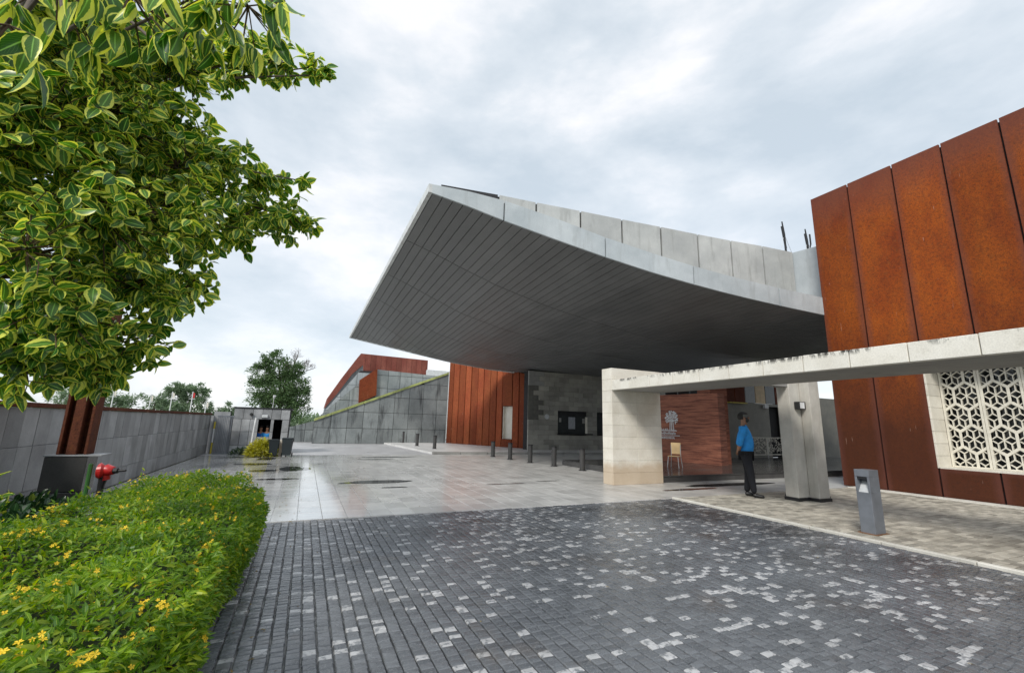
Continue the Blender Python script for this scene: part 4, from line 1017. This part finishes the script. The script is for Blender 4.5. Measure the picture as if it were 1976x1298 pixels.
# ------------------------------------------------------------------ hedge
hedge = empty('flowering_hedge', (-0.9, 3.5, 0), 'clipped bright green hedge with small yellow flowers along the driveway', 'hedge')
hx0, hx1, hy0, hy1, hz = -1.62, -0.31, 0.55, 6.75, 0.74
hxr = lambda y: hx1 - .12 * min(1, max(0, (4.2 - y) / 2.5)) + .03 * math.sin(y * 3.1)
def hsurf(x, y):     # height of the top
    e = min(1, (hxr(y) + .06 - x) / .25, (hy1 + .05 - y) / .4); e = max(0, e)
    return (hz - 0.03 + .11 * mnoise.noise(Vector((x * 2.4, y * 1.9, 0))) + .05 * mnoise.noise(Vector((x * 6, y * 6, 3)))) * (0.55 + 0.45 * math.sqrt(e))
V, F = [], []; nx_, ny_ = 14, 50
for i in range(nx_ + 1):
    for j in range(ny_ + 1):
        y = hy0 + (hy1 - hy0 - .08) * j / ny_; x_ = hx0 + .05 + (hxr(y) - hx0 - .14) * i / nx_; y = hy0 + (hy1 - hy0 - .08) * j / ny_; V.append((x_, y, hsurf(x_, y) - .16))
for i in range(nx_):
    for j in range(ny_): F.append((i*(ny_+1)+j, (i+1)*(ny_+1)+j, (i+1)*(ny_+1)+j+1, i*(ny_+1)+j+1))
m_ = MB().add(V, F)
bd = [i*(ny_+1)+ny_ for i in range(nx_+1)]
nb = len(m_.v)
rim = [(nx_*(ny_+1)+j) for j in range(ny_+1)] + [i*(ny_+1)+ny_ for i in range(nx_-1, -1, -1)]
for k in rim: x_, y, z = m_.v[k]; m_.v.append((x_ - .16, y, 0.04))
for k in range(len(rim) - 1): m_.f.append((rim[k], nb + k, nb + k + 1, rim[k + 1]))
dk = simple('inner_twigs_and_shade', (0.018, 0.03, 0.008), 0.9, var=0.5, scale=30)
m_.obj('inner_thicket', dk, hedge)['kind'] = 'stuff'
def hedge_leaves(n_top, n_side, n_end):
    X, Y, Z, Dd = [], [], [], []
    g = RNG
    x = g.uniform(hx0, hx1 + .02, n_top); y = hy0 + (hy1 - hy0) * g.random(n_top) ** 1.15
    x = hx0 + (x - hx0) * (np.array([hxr(q) for q in y]) + .02 - hx0) / (hx1 + .02 - hx0)
    z = np.array([hsurf(a, b_) for a, b_ in zip(x, y)]) - np.abs(g.normal(0, .05, n_top)) + g.uniform(-.01, .03, n_top) + np.where(g.random(n_top) < .04, g.uniform(0, .07, n_top), 0)
    d_ = g.normal(0, .7, (n_top, 3)); d_[:, 2] = g.uniform(.0, 1.0, n_top)
    X.append(np.stack([x, y, z], 1)); Dd.append(d_)
    y = hy0 + (hy1 - hy0) * g.random(n_side) ** 1.1; z = g.uniform(.03, .68, n_side)
    bulge = .05 * np.sin(z / .7 * np.pi) + np.array([.12 * mnoise.noise(Vector((0, b_ * 2.5, c_ * 3))) for b_, c_ in zip(y, z)]) - np.maximum(0, .12 - z) * .5
    x = np.array([hxr(q) for q in y]) - .02 + bulge - np.abs(g.normal(0, .035, n_side)) - np.maximum(0, .5 - z) * .25
    d_ = g.normal(0, .6, (n_side, 3)); d_[:, 0] += .8
    X.append(np.stack([x, y, z], 1)); Dd.append(d_)
    x = g.uniform(hx0, hx1, n_end); z = g.uniform(.03, .68, n_end); y = hy1 - np.abs(g.normal(0, .06, n_end)) - np.maximum(0, (x + .75)) * .9
    d_ = g.normal(0, .6, (n_end, 3)); d_[:, 1] += .6
    X.append(np.stack([x, y, z], 1)); Dd.append(d_)
    return np.concatenate(X), np.concatenate(Dd)
P_h, D_h = hedge_leaves(36000, 15000, 4000)
keepm = ~((P_h[:, 0] > -0.85) & (P_h[:, 1] > hy1 - np.maximum(0, P_h[:, 0] + .75) * 2.6))
P_h, D_h = P_h[keepm], D_h[keepm]
nh = np.tile([[0.2, -0.3, 1.0]], (len(P_h), 1)) + RNG.normal(0, .5, P_h.shape)
MSh = frames(P_h, D_h, nh, RNG.uniform(.020, .054, len(P_h)), RNG.normal(0, .5, len(P_h)))
me = scatter(LANCE[0], LANCE[1], LANCE[2], MSh, RNG.random(len(P_h)), 'hedge_foliage')
o = link('hedge_foliage', me, M['hedge'], hedge); o['kind'] = 'stuff'
# flower clusters: small five petal heads
pv, pf = [], []
for k in range(5):
    a = 2 * math.pi * k / 5; ca, sa = math.cos(a), math.sin(a); n = len(pv)
    pv += [(0, 0, 0), (ca * .6 - sa * .3, sa * .6 + ca * .3, .15), (ca, sa, .1), (ca * .6 + sa * .3, sa * .6 - ca * .3, .15)]; pf.append((n, n+1, n+2, n+3))
cent = []
for k in range(420):
    i = RNG.integers(len(P_h)); p = P_h[i]
    if p[2] < .3 and RNG.random() < .6: continue
    for _ in range(RNG.integers(4, 10)): cent.append(p + RNG.normal(0, .016, 3) + [0.005, -.005, .02])
cent = np.array(cent)
FM = frames(cent, RNG.normal(0, 1, cent.shape), np.array([[.3, -.5, 1]]) + RNG.normal(0, .4, cent.shape), RNG.uniform(.008, .014, len(cent)), np.zeros(len(cent)))
me = scatter(np.array(pv), np.array(pf), None, FM, RNG.random(len(cent)), 'blossoms'); o = link('blossoms', me, M['flower'], hedge); o['kind'] = 'stuff'

# leaf litter blown along the foot of the hedge and over the paving
n_ = 130; lx = np.where(RNG.random(n_) < .7, -.28 + np.abs(RNG.normal(0, .22, n_)), RNG.uniform(-.2, 7, n_)); ly = RNG.uniform(1.2, 14, n_)
LM = frames(np.stack([lx, ly, np.full(n_, .006)], 1), RNG.normal(0, 1, (n_, 3)) * [1, 1, .08], np.array([[0, 0, 1.0]]) + RNG.normal(0, .12, (n_, 3)), RNG.uniform(.02, .05, n_), np.zeros(n_))
o = link('leaf_litter', scatter(LANCE[0], LANCE[1], LANCE[2], LM, RNG.random(n_), 'leaf_litter'), leafmat('fallen_leaf', (.10, .06, .02), (.24, .17, .04), (0, 0, 0), margin=False, trans=.1, rough=.6)); o['kind'] = 'stuff'; tag(o, 'small brown and yellow leaves scattered over the wet paving', 'leaf litter')

# dark shrubs left of the hedge, beside the plinth
def shrub(name, lbl, cx, cy, rx, ry, h_, n_, size, mat, proto=LEAF, z0=0.03, cat='shrub', group=None):
    e_ = empty(name, (cx, cy, z0), lbl, cat, group)
    u = RNG.normal(0, 1, (n_, 3)); u /= np.linalg.norm(u, axis=1, keepdims=True); u[:, 2] = np.abs(u[:, 2])
    rad = RNG.uniform(.55, 1.05, n_)[:, None]
    p = u * rad * [rx, ry, h_] + [cx, cy, z0]
    d_ = u + RNG.normal(0, .5, (n_, 3)) + [0, 0, .2]
    M_ = frames(p, d_, np.array([[0, -.2, 1.0]]) + RNG.normal(0, .5, (n_, 3)), RNG.uniform(.7, 1.2, n_) * size, RNG.normal(0, .4, n_))
    me = scatter(proto[0], proto[1], proto[2], M_, RNG.random(n_), 'leaves'); o = link('leaves', me, mat, e_); o['kind'] = 'stuff'
    m_ = MB()
    for k in range(14):
        i = RNG.integers(n_); m_.tube([(cx + RNG.normal(0, .04), cy + RNG.normal(0, .04), z0), tuple((p[i] + [cx, cy, z0]) / 2 + [0, 0, .05]), tuple(p[i])], [.008, .006, .003], 4, False)
    m_.obj('stems', M['twig'], e_)
    return e_
shrub('low_shrub', 'dark glossy leaved low shrub between hedge and slate wall at far left', -2.35, 5.4, .50, .75, .55, 1500, .085, M['darkleaf'])
shrub('low_shrub', 'dark low shrub in front of the stone plinth', -2.55, 6.6, .50, .50, .52, 1000, .08, M['darkleaf'])
shrub('low_shrub', 'broad leaved light green plant against the slate wall at left edge', -2.75, 5.9, .30, .35, .78, 260, .16, M['ficus'])
shrub('low_shrub', 'dark low shrub nearest the camera behind the hedge', -2.2, 4.3, .45, .6, .48, 1100, .08, M['darkleaf'])
shrub('yellow_shrub', 'yellow green spiky shrub in front of the guard hut', -1.38, 19.5, .48, .35, .58, 1600, .14, M['yellowleaf'], LANCE, 0.0)
shrub('low_shrub', 'dark shaded shrub below the guard hut wall', -2.15, 20.3, .35, .2, .25, 400, .09, M['darkleaf'], LANCE, 0.0)

# ------------------------------------------------------------------ steel column on stone plinth
pc = empty('plinth_column', (-2.65, 7.75, 0), 'rusty steel flanged column rising from a dark stone plinth behind the hedge', 'column')
MB().bbox((-2.92, 7.62, 0.0), (-2.50, 7.96, .43), .006).obj('plinth_block', M['podium'], pc)
MB().bbox((-2.92, 7.62, .437), (-2.50, 7.96, .87), .006).obj('plinth_block', M['podium'], pc)
MB().bbox((-2.93, 7.61, .872), (-2.36, 7.97, .892), .003).obj('plinth_cap', M['slate'], pc)
for (a, b_) in (((-2.84, 7.68), (-2.81, 7.92)), ((-2.81, 7.80), (-2.57, 7.83)), ((-2.57, 7.68), (-2.54, 7.92)), ((-2.74, 7.66), (-2.64, 7.795))):
    MB().bbox((a[0], a[1], .893), (b_[0], b_[1], 3.3), .003).obj('steel_flange', M['corten_dark'], pc)

hy_ = empty('fire_hydrant', (-1.95, 6.5, 0), 'red fire hydrant valve with black spout sticking up behind the hedge', 'hydrant')
HC = Vector((-1.97, 6.5, .80))
MB().tube([(-1.97, 6.5, .0), (-1.97, 6.5, .62), (-1.96, 6.5, .76)], [.03, .03, .045], 12).obj('riser_pipe', M['black'], hy_)
MB().tube([HC + Vector((-.045, -.01, 0)), HC + Vector((-.03, -.01, .0)), HC + Vector((-.015, 0, 0))], [.075, .088, .075], 20).obj('hand_wheel', M['red'], hy_)
MB().tube([HC + Vector((-.015, 0, 0)), HC + Vector((.03, -.01, .005)), HC + Vector((.075, -.02, -.0)), HC + Vector((.10, -.03, .0))], [.045, .065, .05, .04], 16).obj('valve_body', M['red'], hy_, True)
MB().tube([HC + Vector((.10, -.03, 0)), HC + Vector((.135, -.04, 0)), HC + Vector((.14, -.04, 0)), HC + Vector((.21, -.06, .004))], [.033, .03, .016, .012], 12).obj('spout', M['black'], hy_)
MB().tube([HC + Vector((.02, 0, -.03)), HC + Vector((.03, 0, -.10))], [.045, .04], 12).obj('lower_flange', M['red'], hy_)
MB().tube([(-2.07, 6.45, .2), (-2.075, 6.45, .88)], .02, 8).obj('green_stake', simple('green_paint', (.04, .15, .03), .5), hy_)

# ------------------------------------------------------------------ far walls: mossy slate ramp, second wall, red block
def poly_wall(name, lbl, poly, y, th, mat, rows_, cols_, piece='slate_slab', cat='wall', core=M['gap'], clipmat=None):
    """wall in plane y with slabs clipped to polygon (list of x,z)"""
    e_ = empty(name, (poly[0][0], y, 0), lbl, cat)
    m_ = MB().prism([(p[0], y + .05, p[1]) for p in poly], (0, th, 0)); q_ = m_.obj('wall_core', core, e_); fix_normals(q_.data)
    def clip(pts, i, v, keep_less):
        out = []
        for k in range(len(pts)):
            a, b_ = pts[k], pts[(k + 1) % len(pts)]
            ia = (a[i] <= v) if keep_less else (a[i] >= v); ib = (b_[i] <= v) if keep_less else (b_[i] >= v)
            if ia: out.append(a)
            if ia != ib:
                t = (v - a[i]) / (b_[i] - a[i]); out.append((a[0] + (b_[0]-a[0])*t, a[1] + (b_[1]-a[1])*t))
        return out
    for i in range(len(cols_) - 1):
        for j in range(len(rows_) - 1):
            g = .012; c_ = poly
            for (ax, v, kl) in ((0, cols_[i] + g, False), (0, cols_[i+1] - g, True), (1, rows_[j] + g, False), (1, rows_[j+1] - g, True)):
                c_ = clip(c_, ax, v, kl)
                if len(c_) < 3: break
            if len(c_) < 3: continue
            ar = abs(sum(c_[k][0]*c_[(k+1) % len(c_)][1] - c_[(k+1) % len(c_)][0]*c_[k][1] for k in range(len(c_)))) / 2
            if ar < .02: continue
            yy = y + rr.uniform(-.012, .012)
            m_ = MB().prism([(p[0], yy, p[1]) for p in c_], (0, .05, 0)); q_ = m_.obj(piece, mat, e_); fix_normals(q_.data)
    return e_
rampw = poly_wall('ramp_wall', 'dark slate block wall rising with a mossy sloping top left of the orange strips', [(.50, 0), (8.72, 0), (8.72, 4.72), (.50, 1.32)], 29.4, .35, M['slate_far'], [0, .93, 1.93, 2.93, 3.9, 4.9], list(np.arange(.5, 9.8, .935)))
m_ = MB()
for k in range(9):
    t0, t1 = k / 9, (k + .985) / 9
    p0 = (.50 + 8.22 * t0, 1.32 + 3.4 * t0); p1 = (.50 + 8.22 * t1, 1.32 + 3.4 * t1)
    m2 = MB().prism([(p0[0], 29.33, p0[1]), (p1[0], 29.33, p1[1]), (p1[0], 29.33, p1[1] + .14), (p0[0], 29.33, p0[1] + .14)], (0, .85, 0)); q_ = m2.obj('coping_stone', M['moss'], rampw); fix_normals(q_.data)
w2 = poly_wall('upper_ramp_wall', 'pale slate wall with peaked top standing behind the mossy ramp', [(.9, 0), (8.9, 0), (8.96, 4.68), (4.71, 4.84), (4.04, 4.88), (1.47, 2.30), (.9, 1.7)], 31.0, .4, M['slate_pale'], [0, .9, 1.8, 2.7, 3.6, 4.5, 5.4], list(np.arange(.9, 10, .8)))
m_ = MB().prism([(3.01, 30.8, 4.05), (3.08, 30.8, 2.55), (4.17, 30.8, 3.1), (4.10, 30.8, 4.92)], (0, .15, 0)); q_ = m_.obj('rust_panel', M['corten_far'], w2); fix_normals(q_.data)
lw = poly_wall('low_slate_wall', 'low grey slate wall between guard hut and ramp', [(-1.6, 0), (.75, 0), (.75, 1.36), (.58, 1.33), (-.65, .95), (-1.6, .80)], 31.2, .3, M['slate_far'], [0, .75, 1.5], list(np.arange(-1.6, 1.2, .55)))
gw = poly_wall('grey_gable_wall', 'pale grey slate gable below the far red roof block', [(1.3, 0), (9, 0), (9, 5.6), (5.32, 5.71), (3.9, 5.66), (1.44, 2.22)], 40.0, .5, M['slate_pale'], list(np.arange(0, 6.6, 1.1)), list(np.arange(1.3, 9.5, 1.2)))
pw = MB().box((9.3, 38, 0), (12.5, 38.4, 5.95)).obj('pale_far_wall', M['trim']); tag(pw, 'whitish far wall top seen between red block and orange strip wall', 'wall')
rb = poly_wall('red_steel_block', 'far block clad in reddish weathered steel above the slate walls', [(4.6, 0), (13.55, 0), (13.46, 9.17), (5.28, 9.32), (4.6, 7.4)], 55, 8, M['corten_red'], [0, 7.35, 9.6], list(np.arange(4.6, 14.5, .62)), 'steel_strip', 'building')
m_ = MB().prism([(1.72, 50, 2.6), (1.95, 50, 3.7), (3.3, 50, 6.15), (4.80, 50, 8.62), (5.15, 50, 7.45), (4.08, 50, 6.3), (2.75, 50, 4.08)], (0, 4, 0)); q_ = m_.obj('sloping_wing', M['corten_red'], rb); fix_normals(q_.data)
m_ = MB().prism([(1.5, 50.5, 0), (6, 50.5, 0), (5.15, 50.5, 7.4), (4.08, 50.5, 6.3), (2.75, 50.5, 4.05), (1.7, 50.5, 2.6)], (0, 1, 0)); q_ = m_.obj('wing_base', M['slate_pale'], rb); fix_normals(q_.data)

# ------------------------------------------------------------------ far trees
def far_tree(loc, blobs, n_, size, mat, lbl, trunk_r, bare=None, group='trees beyond the walls', name='broadleaf_tree'):
    e_ = empty(name, loc, lbl, 'tree', group); L = Vector(loc)
    P, D = [], []
    m_ = MB(); m_.tube([L, L + Vector((0, 0, blobs[0][2] * .5)), Vector(blobs[0][:3])], [trunk_r, trunk_r * .7, trunk_r * .35], 8)
    for (bx_, by_, bz_, br_) in blobs:
        c_ = Vector((bx_, by_, bz_)); m_.tube([L + Vector((0, 0, blobs[0][2] * .45)), L.lerp(c_, .6) + Vector((0, 0, blobs[0][2] * .3)), c_], [trunk_r * .5, trunk_r * .3, trunk_r * .12], 6, False)
        k = int(n_ * br_ ** 2)
        sub = RNG.normal(0, 1, (max(4, k // 60), 3)); sub /= np.linalg.norm(sub, axis=1, keepdims=True); sub *= br_ * RNG.uniform(.45, 1.0, (len(sub), 1))
        idx = RNG.integers(len(sub), size=k); q = sub[idx] + RNG.normal(0, br_ * .16, (k, 3)); q[:, 2] *= .9
        P.append(q + [bx_, by_, bz_]); D.append(q + RNG.normal(0, br_ * .6, (k, 3)))
    m_.obj('trunk', M['bark'], e_)
    P = np.concatenate(P); D = np.concatenate(D)
    M_ = frames(P, D + 1e-4, np.array([[0, -.3, 1.0]]) + RNG.normal(0, .7, P.shape), RNG.uniform(.6, 1.3, len(P)) * size, RNG.normal(0, .5, len(P)))
    me = scatter(BLADE[0], BLADE[1], BLADE[2], M_, RNG.random(len(P)), 'crown'); o = link('crown', me, mat, e_); o['kind'] = 'stuff'
    if bare:
        mb = MB(); rb_ = random.Random(4)
        def grow(p, d_, L_, r_, dep):
            q = p + d_ * L_; mb.tube([p, q], [r_, r_ * .6], 5, False)
            if dep > 0:
                for _ in range(3):
                    nd = (d_ + Vector((rb_.gauss(0, .42), rb_.gauss(0, .42), rb_.gauss(0.05, .3)))).normalized(); grow(p.lerp(q, rb_.uniform(.5, 1)), nd, L_ * rb_.uniform(.6, .8), r_ * .55, dep - 1)
        for s, dd, L_ in bare: grow(Vector(s), Vector(dd).normalized(), L_, .06, 5)
        mb.obj('bare_branches', M['bark'], e_)['kind'] = 'stuff'
far_tree((-2.2, 45, 0), [(-2.6,45,5.6,1.4),(-3.8,45,5.2,1.1),(-4.1,45,6.3,.8),(-2.9,45.2,6.7,.9),(-1.6,45,5.9,1.1),(-1.2,44.8,4.4,1.2),(-3.6,45,3.9,1.2),(-2.3,44.6,3.9,1.5),(-.5,44.8,3.4,1.0),(-1.9,44.4,2.6,1.4),(-.7,44.5,2.2,1.1),(-3.9,44.7,2.8,.9),(-4.4,45,4.7,.6)], 1150, .24, M['treeleaf'],
         'big green tree with bare upper right branches behind the guard hut', .22, bare=[((-1.5,45,4.6),(.45,0,1),1.1),((-1.2,45,5.0),(.75,0,.8),1.0),((-1.6,45,5.4),(.1,0,1),.9)])
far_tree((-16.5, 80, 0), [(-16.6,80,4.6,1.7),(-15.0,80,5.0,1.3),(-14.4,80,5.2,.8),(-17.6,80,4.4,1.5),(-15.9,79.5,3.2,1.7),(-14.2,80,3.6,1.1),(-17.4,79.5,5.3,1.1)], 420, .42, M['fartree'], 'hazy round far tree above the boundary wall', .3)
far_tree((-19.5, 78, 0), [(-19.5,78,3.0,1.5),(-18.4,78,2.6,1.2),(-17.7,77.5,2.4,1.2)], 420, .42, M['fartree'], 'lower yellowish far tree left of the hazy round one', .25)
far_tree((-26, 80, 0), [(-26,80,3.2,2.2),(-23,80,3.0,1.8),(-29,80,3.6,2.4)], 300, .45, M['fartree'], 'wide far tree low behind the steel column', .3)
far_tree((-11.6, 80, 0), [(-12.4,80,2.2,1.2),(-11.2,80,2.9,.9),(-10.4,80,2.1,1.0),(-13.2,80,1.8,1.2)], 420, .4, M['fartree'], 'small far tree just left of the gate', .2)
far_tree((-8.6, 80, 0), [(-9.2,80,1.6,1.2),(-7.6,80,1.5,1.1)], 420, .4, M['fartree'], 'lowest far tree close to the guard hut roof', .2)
P = RNG.uniform([-60, 84, 0], [8, 90, 2.1], (9000, 3)); 
me = scatter(BLADE[0], BLADE[1], BLADE[2], frames(P, RNG.normal(0, 1, P.shape), np.array([[0, -.3, 1.0]]) + RNG.normal(0, .6, P.shape), RNG.uniform(.5, 1.0, len(P)), np.zeros(len(P))), RNG.random(len(P)), 'distant_thicket')
o = link('distant_thicket', me, M['fartree']); o['kind'] = 'stuff'; tag(o, 'low hazy line of distant greenery beyond the walls', 'vegetation')
fl = [(-11.75,4.1,'red'),(-13.6,4.0,'yellow'),(-10.35,3.1,'white'),(-15.45,3.6,'white'),(-18.65,4.0,'white')]
nm_ = {'red': 'far white flag pole with a small red pennant', 'yellow': 'far white pole with a cream pennant'}
cnt = 0
for x_, z_, c_ in fl:
    lab = nm_.get(c_) or ['thin far white pole, rightmost of the row', 'thin far white pole in the gap between leaves', 'thin far white pole nearest the steel column'][cnt]
    if c_ == 'white': cnt += 1
    e_ = empty('flag_pole', (x_, 60, 0), lab, 'flag pole', 'white poles beyond the boundary wall')
    MB().tube([(x_, 60, 0), (x_, 60, z_)], .045, 6).obj('pole', M['white'], e_)
    MB().prism([(x_, 60, z_ - .05), (x_ + .22, 60, z_ - .2), (x_ + .2, 60, z_ - .75), (x_, 60, z_ - .6)], (0, .02, 0)).obj('pennant', M['red'] if c_ == 'red' else M['jali'], e_)
    MB().tube([(x_ - .3, 60, z_ - .8), (x_ + .3, 60, z_ - .8)], .03, 6).obj('cross_arm', M['white'], e_)

# ------------------------------------------------------------------ people
def skin_mesh(joints, edges, sub=2, root=0):
    """joints: list of ((x,y,z), rx, ry)"""
    me = bpy.data.meshes.new('body'); me.from_pydata([j[0] for j in joints], edges, [])
    o = bpy.data.objects.new('tmp', me); COL.objects.link(o)
    sk = o.modifiers.new('s', 'SKIN'); sk.use_smooth_shade = True; ss_ = o.modifiers.new('b', 'SUBSURF'); ss_.levels = sub; ss_.render_levels = sub
    for i, j in enumerate(joints): me.skin_vertices[0].data[i].radius = (j[1], j[2])
    me.skin_vertices[0].data[root].use_root = True
    dg = bpy.context.evaluated_depsgraph_get(); dg.update()
    out = bpy.data.meshes.new_from_object(o.evaluated_get(dg)); bpy.data.objects.remove(o); return out
skin_m = simple('brown_skin', (0.30, 0.155, 0.095), .5, var=.08)
hair_m = simple('black_hair', (0.01, 0.009, 0.008), .6)
shirt_m = simple('bright_blue_shirt', (0.02, 0.26, 0.66), .75, var=.12, scale=9, bump=.4, bscale=14)
pants_m = simple('navy_black_trousers', (0.005, 0.006, 0.010), .9, var=.2)
shoe_m = simple('black_shoe', (0.012, 0.012, 0.013), .3)

def place(me, T): me.transform(T); return me
# guard: local +x = facing, +y = his left, z up, standing height 1.74
guard = empty('person', (8.93, 6.90, 0.012), 'guard in bright blue shirt and black mask standing with hands behind his back', 'person')
GT = Matrix.Translation((8.93, 6.90, 0.012)) @ Matrix.Rotation(math.radians(-50), 4, 'Z') @ Matrix.Scale(1.02, 4)
J = [((0,0,.97),.08,.11),((.01,0,1.10),.105,.13),((.02,0,1.24),.105,.145),((-.01,0,1.38),.105,.16),((-.012,0,1.45),.06,.07),((.0,0,1.50),.055,.057),
     ((.015,0,1.59),.078,.070),((.02,0,1.67),.088,.077),
     ((-.01,.19,1.41),.062,.062),((-.10,.24,1.16),.048,.048),((-.13,.14,.96),.036,.036),((-.16,.05,.90),.028,.020),
     ((-.01,-.19,1.41),.062,.062),((-.10,-.24,1.16),.048,.048),((-.13,-.14,.96),.036,.036),((-.165,-.05,.91),.028,.020),
     ((0,.09,.88),.08,.08),((.03,.10,.50),.065,.065),((-.03,.10,.10),.045,.045),
     ((0,-.09,.88),.08,.08),((.06,-.10,.50),.065,.065),((.10,-.11,.10),.045,.045)]
E_ = [(0,1),(1,2),(2,3),(3,4),(4,5),(5,6),(6,7),(3,8),(8,9),(9,10),(10,11),(3,12),(12,13),(13,14),(14,15),(0,16),(16,17),(17,18),(0,19),(19,20),(20,21)]
body_ = link('body', place(skin_mesh(J, E_), GT), skin_m, guard)
# fingers: five on each hand, slightly curled
fm = MB()
for s, hx, hz_ in ((1, -.16, .90), (-1, -.165, .91)):
    for k in range(4):
        y = s * (.05 - .005) + (k - 1.5) * .0; b0 = Vector((hx - .018 + k * .014, s * .045, hz_ - .005)); L_ = (.06, .07, .065, .05)[k]
        fm.tube([b0, b0 + Vector((0, -s * L_ * .5, -.018)), b0 + Vector((.008, -s * L_ * .85, -.04))], [.010, .009, .007], 6)
    b0 = Vector((hx + .02, s * .06, hz_ + .01)); fm.tube([b0, b0 + Vector((.022, -s * .018, -.02)), b0 + Vector((.028, -s * .035, -.042))], [.011, .010, .008], 6)
me = fm.me('fingers'); me.transform(GT); link('fingers', me, skin_m, body_, True)
JS = [((0,0,.88),.15,.170),((0,0,.96),.160,.180),((.035,0,1.10),.165,.180),((.03,0,1.24),.138,.185),((-.005,0,1.38),.12,.18),((-.012,0,1.475),.072,.09),
      ((-.01,.195,1.41),.078,.078),((-.07,.235,1.25),.076,.076),((-.125,.215,1.04),.064,.064),
      ((-.01,-.195,1.41),.078,.078),((-.07,-.235,1.25),.076,.076),((-.125,-.215,1.04),.064,.064)]
shirt_ = link('shirt', place(skin_mesh(JS, [(0,1),(1,2),(2,3),(3,4),(4,5),(4,6),(6,7),(7,8),(4,9),(9,10),(10,11)]), GT), shirt_m, guard)
JP = [((0,0,.98),.152,.172),((0,.09,.86),.112,.112),((.03,.10,.50),.082,.082),((-.03,.10,.08),.062,.062),((0,-.09,.86),.112,.112),((.06,-.10,.50),.082,.082),((.10,-.11,.08),.062,.062)]
link('trousers', place(skin_mesh(JP, [(0,1),(1,2),(2,3),(0,4),(4,5),(5,6)]), GT), pants_m, guard)
for (fx, fy) in ((-.02, .11), (.12, -.12)):
    link('shoe', place(skin_mesh([((fx-.05,fy,.06),.05,.05),((fx+.05,fy,.045),.045,.042),((fx+.17,fy,.032),.045,.03)], [(0,1),(1,2)]), GT), shoe_m, guard)
def ellipsoid(c_, r_, cut=None):
    bm = bmesh.new(); bmesh.ops.create_uvsphere(bm, u_segments=18, v_segments=12, radius=1)
    if cut:
        bmesh.ops.delete(bm, geom=[v for v in bm.verts if not cut(v.co)], context='VERTS')
    me = bpy.data.meshes.new('e'); bm.to_mesh(me); bm.free(); me.transform(Matrix.Translation(c_) @ Matrix.Diagonal((*r_, 1))); me.shade_smooth(); return me
link('hair', place(ellipsoid((.000, 0, 1.675), (.116, .098, .116), lambda v: v.z > .30 or (v.x < .12 and v.z > -.55)), GT), hair_m, guard)
link('face_mask', place(ellipsoid((.045, 0, 1.605), (.075, .072, .062), lambda v: v.x > -.05), GT), shoe_m, guard)
for s in (-1, 1):
    link('ear', place(ellipsoid((.01, s * .085, 1.645), (.018, .010, .030)), GT), skin_m, body_)
    link('eye', place(ellipsoid((.098, s * .032, 1.675), (.012, .014, .009)), GT), shoe_m, body_)
    me = MB().bbox((-.04, s * .10 - .035, 1.475), (.025, s * .10 + .035, 1.487), .004).me(); me.transform(GT); link('epaulette', me, shoe_m, shirt_)
link('nose', place(ellipsoid((.108, 0, 1.65), (.018, .014, .022)), GT), skin_m, body_)
for s in (-1, 1):
    me = MB().prism([(.06, 0, 1.47), (.075, s * .05, 1.45), (.02, s * .085, 1.485), (.02, s * .05, 1.51)], (.012, 0, 0)).me(); fix_normals(me); me.transform(GT); link('collar', me, shirt_m, shirt_)

# two seated guards in the hut window
for (gx, gy, mat_, lbl) in ((-1.62, 21.25, simple('deep_blue_shirt', (.01, .12, .5), .7), 'guard in deep blue shirt inside the hut, left of the window'), (-1.38, 21.2, shirt_m, 'guard in light blue shirt inside the hut, right of the window')):
    p_ = empty('person', (gx, gy, 0), lbl, 'person')
    T = Matrix.Translation((gx, gy, -.42)) @ Matrix.Rotation(math.radians(-95), 4, 'Z') @ Matrix.Scale(.86, 4)
    JB = [((0,0,.9),.12,.15),((0,0,1.2),.12,.16),((-.01,0,1.38),.10,.15),((0,0,1.50),.05,.05),((.015,0,1.62),.08,.072),((.02,0,1.69),.075,.07),((0,.18,1.40),.05,.05),((.08,.2,1.2),.04,.04),((.2,.1,1.12),.03,.03),((0,-.18,1.40),.05,.05),((.08,-.2,1.2),.04,.04),((.2,-.1,1.12),.03,.03),((0,.1,.85),.09,.09),((.35,.12,.8),.07,.07),((.35,.12,.52),.05,.05),((0,-.1,.85),.09,.09),((.35,-.12,.8),.07,.07),((.35,-.12,.52),.05,.05)]
    link('body', place(skin_mesh(JB, [(0,1),(1,2),(2,3),(3,4),(4,5),(2,6),(6,7),(7,8),(2,9),(9,10),(10,11),(0,12),(12,13),(13,14),(0,15),(15,16),(16,17)]), T), skin_m, p_)
    JT = [((0,0,.95),.14,.17),((0,0,1.2),.14,.18),((-.005,0,1.38),.12,.17),((0,.19,1.40),.07,.07),((.06,.215,1.24),.062,.062),((0,-.19,1.40),.07,.07),((.06,-.215,1.24),.062,.062)]
    link('shirt', place(skin_mesh(JT, [(0,1),(1,2),(2,3),(3,4),(2,5),(5,6)]), T), mat_, p_)
    link('hair', place(ellipsoid((0, 0, 1.70), (.105, .09, .10), lambda v: v.z > .1 or v.x < -.4), T), hair_m, p_)
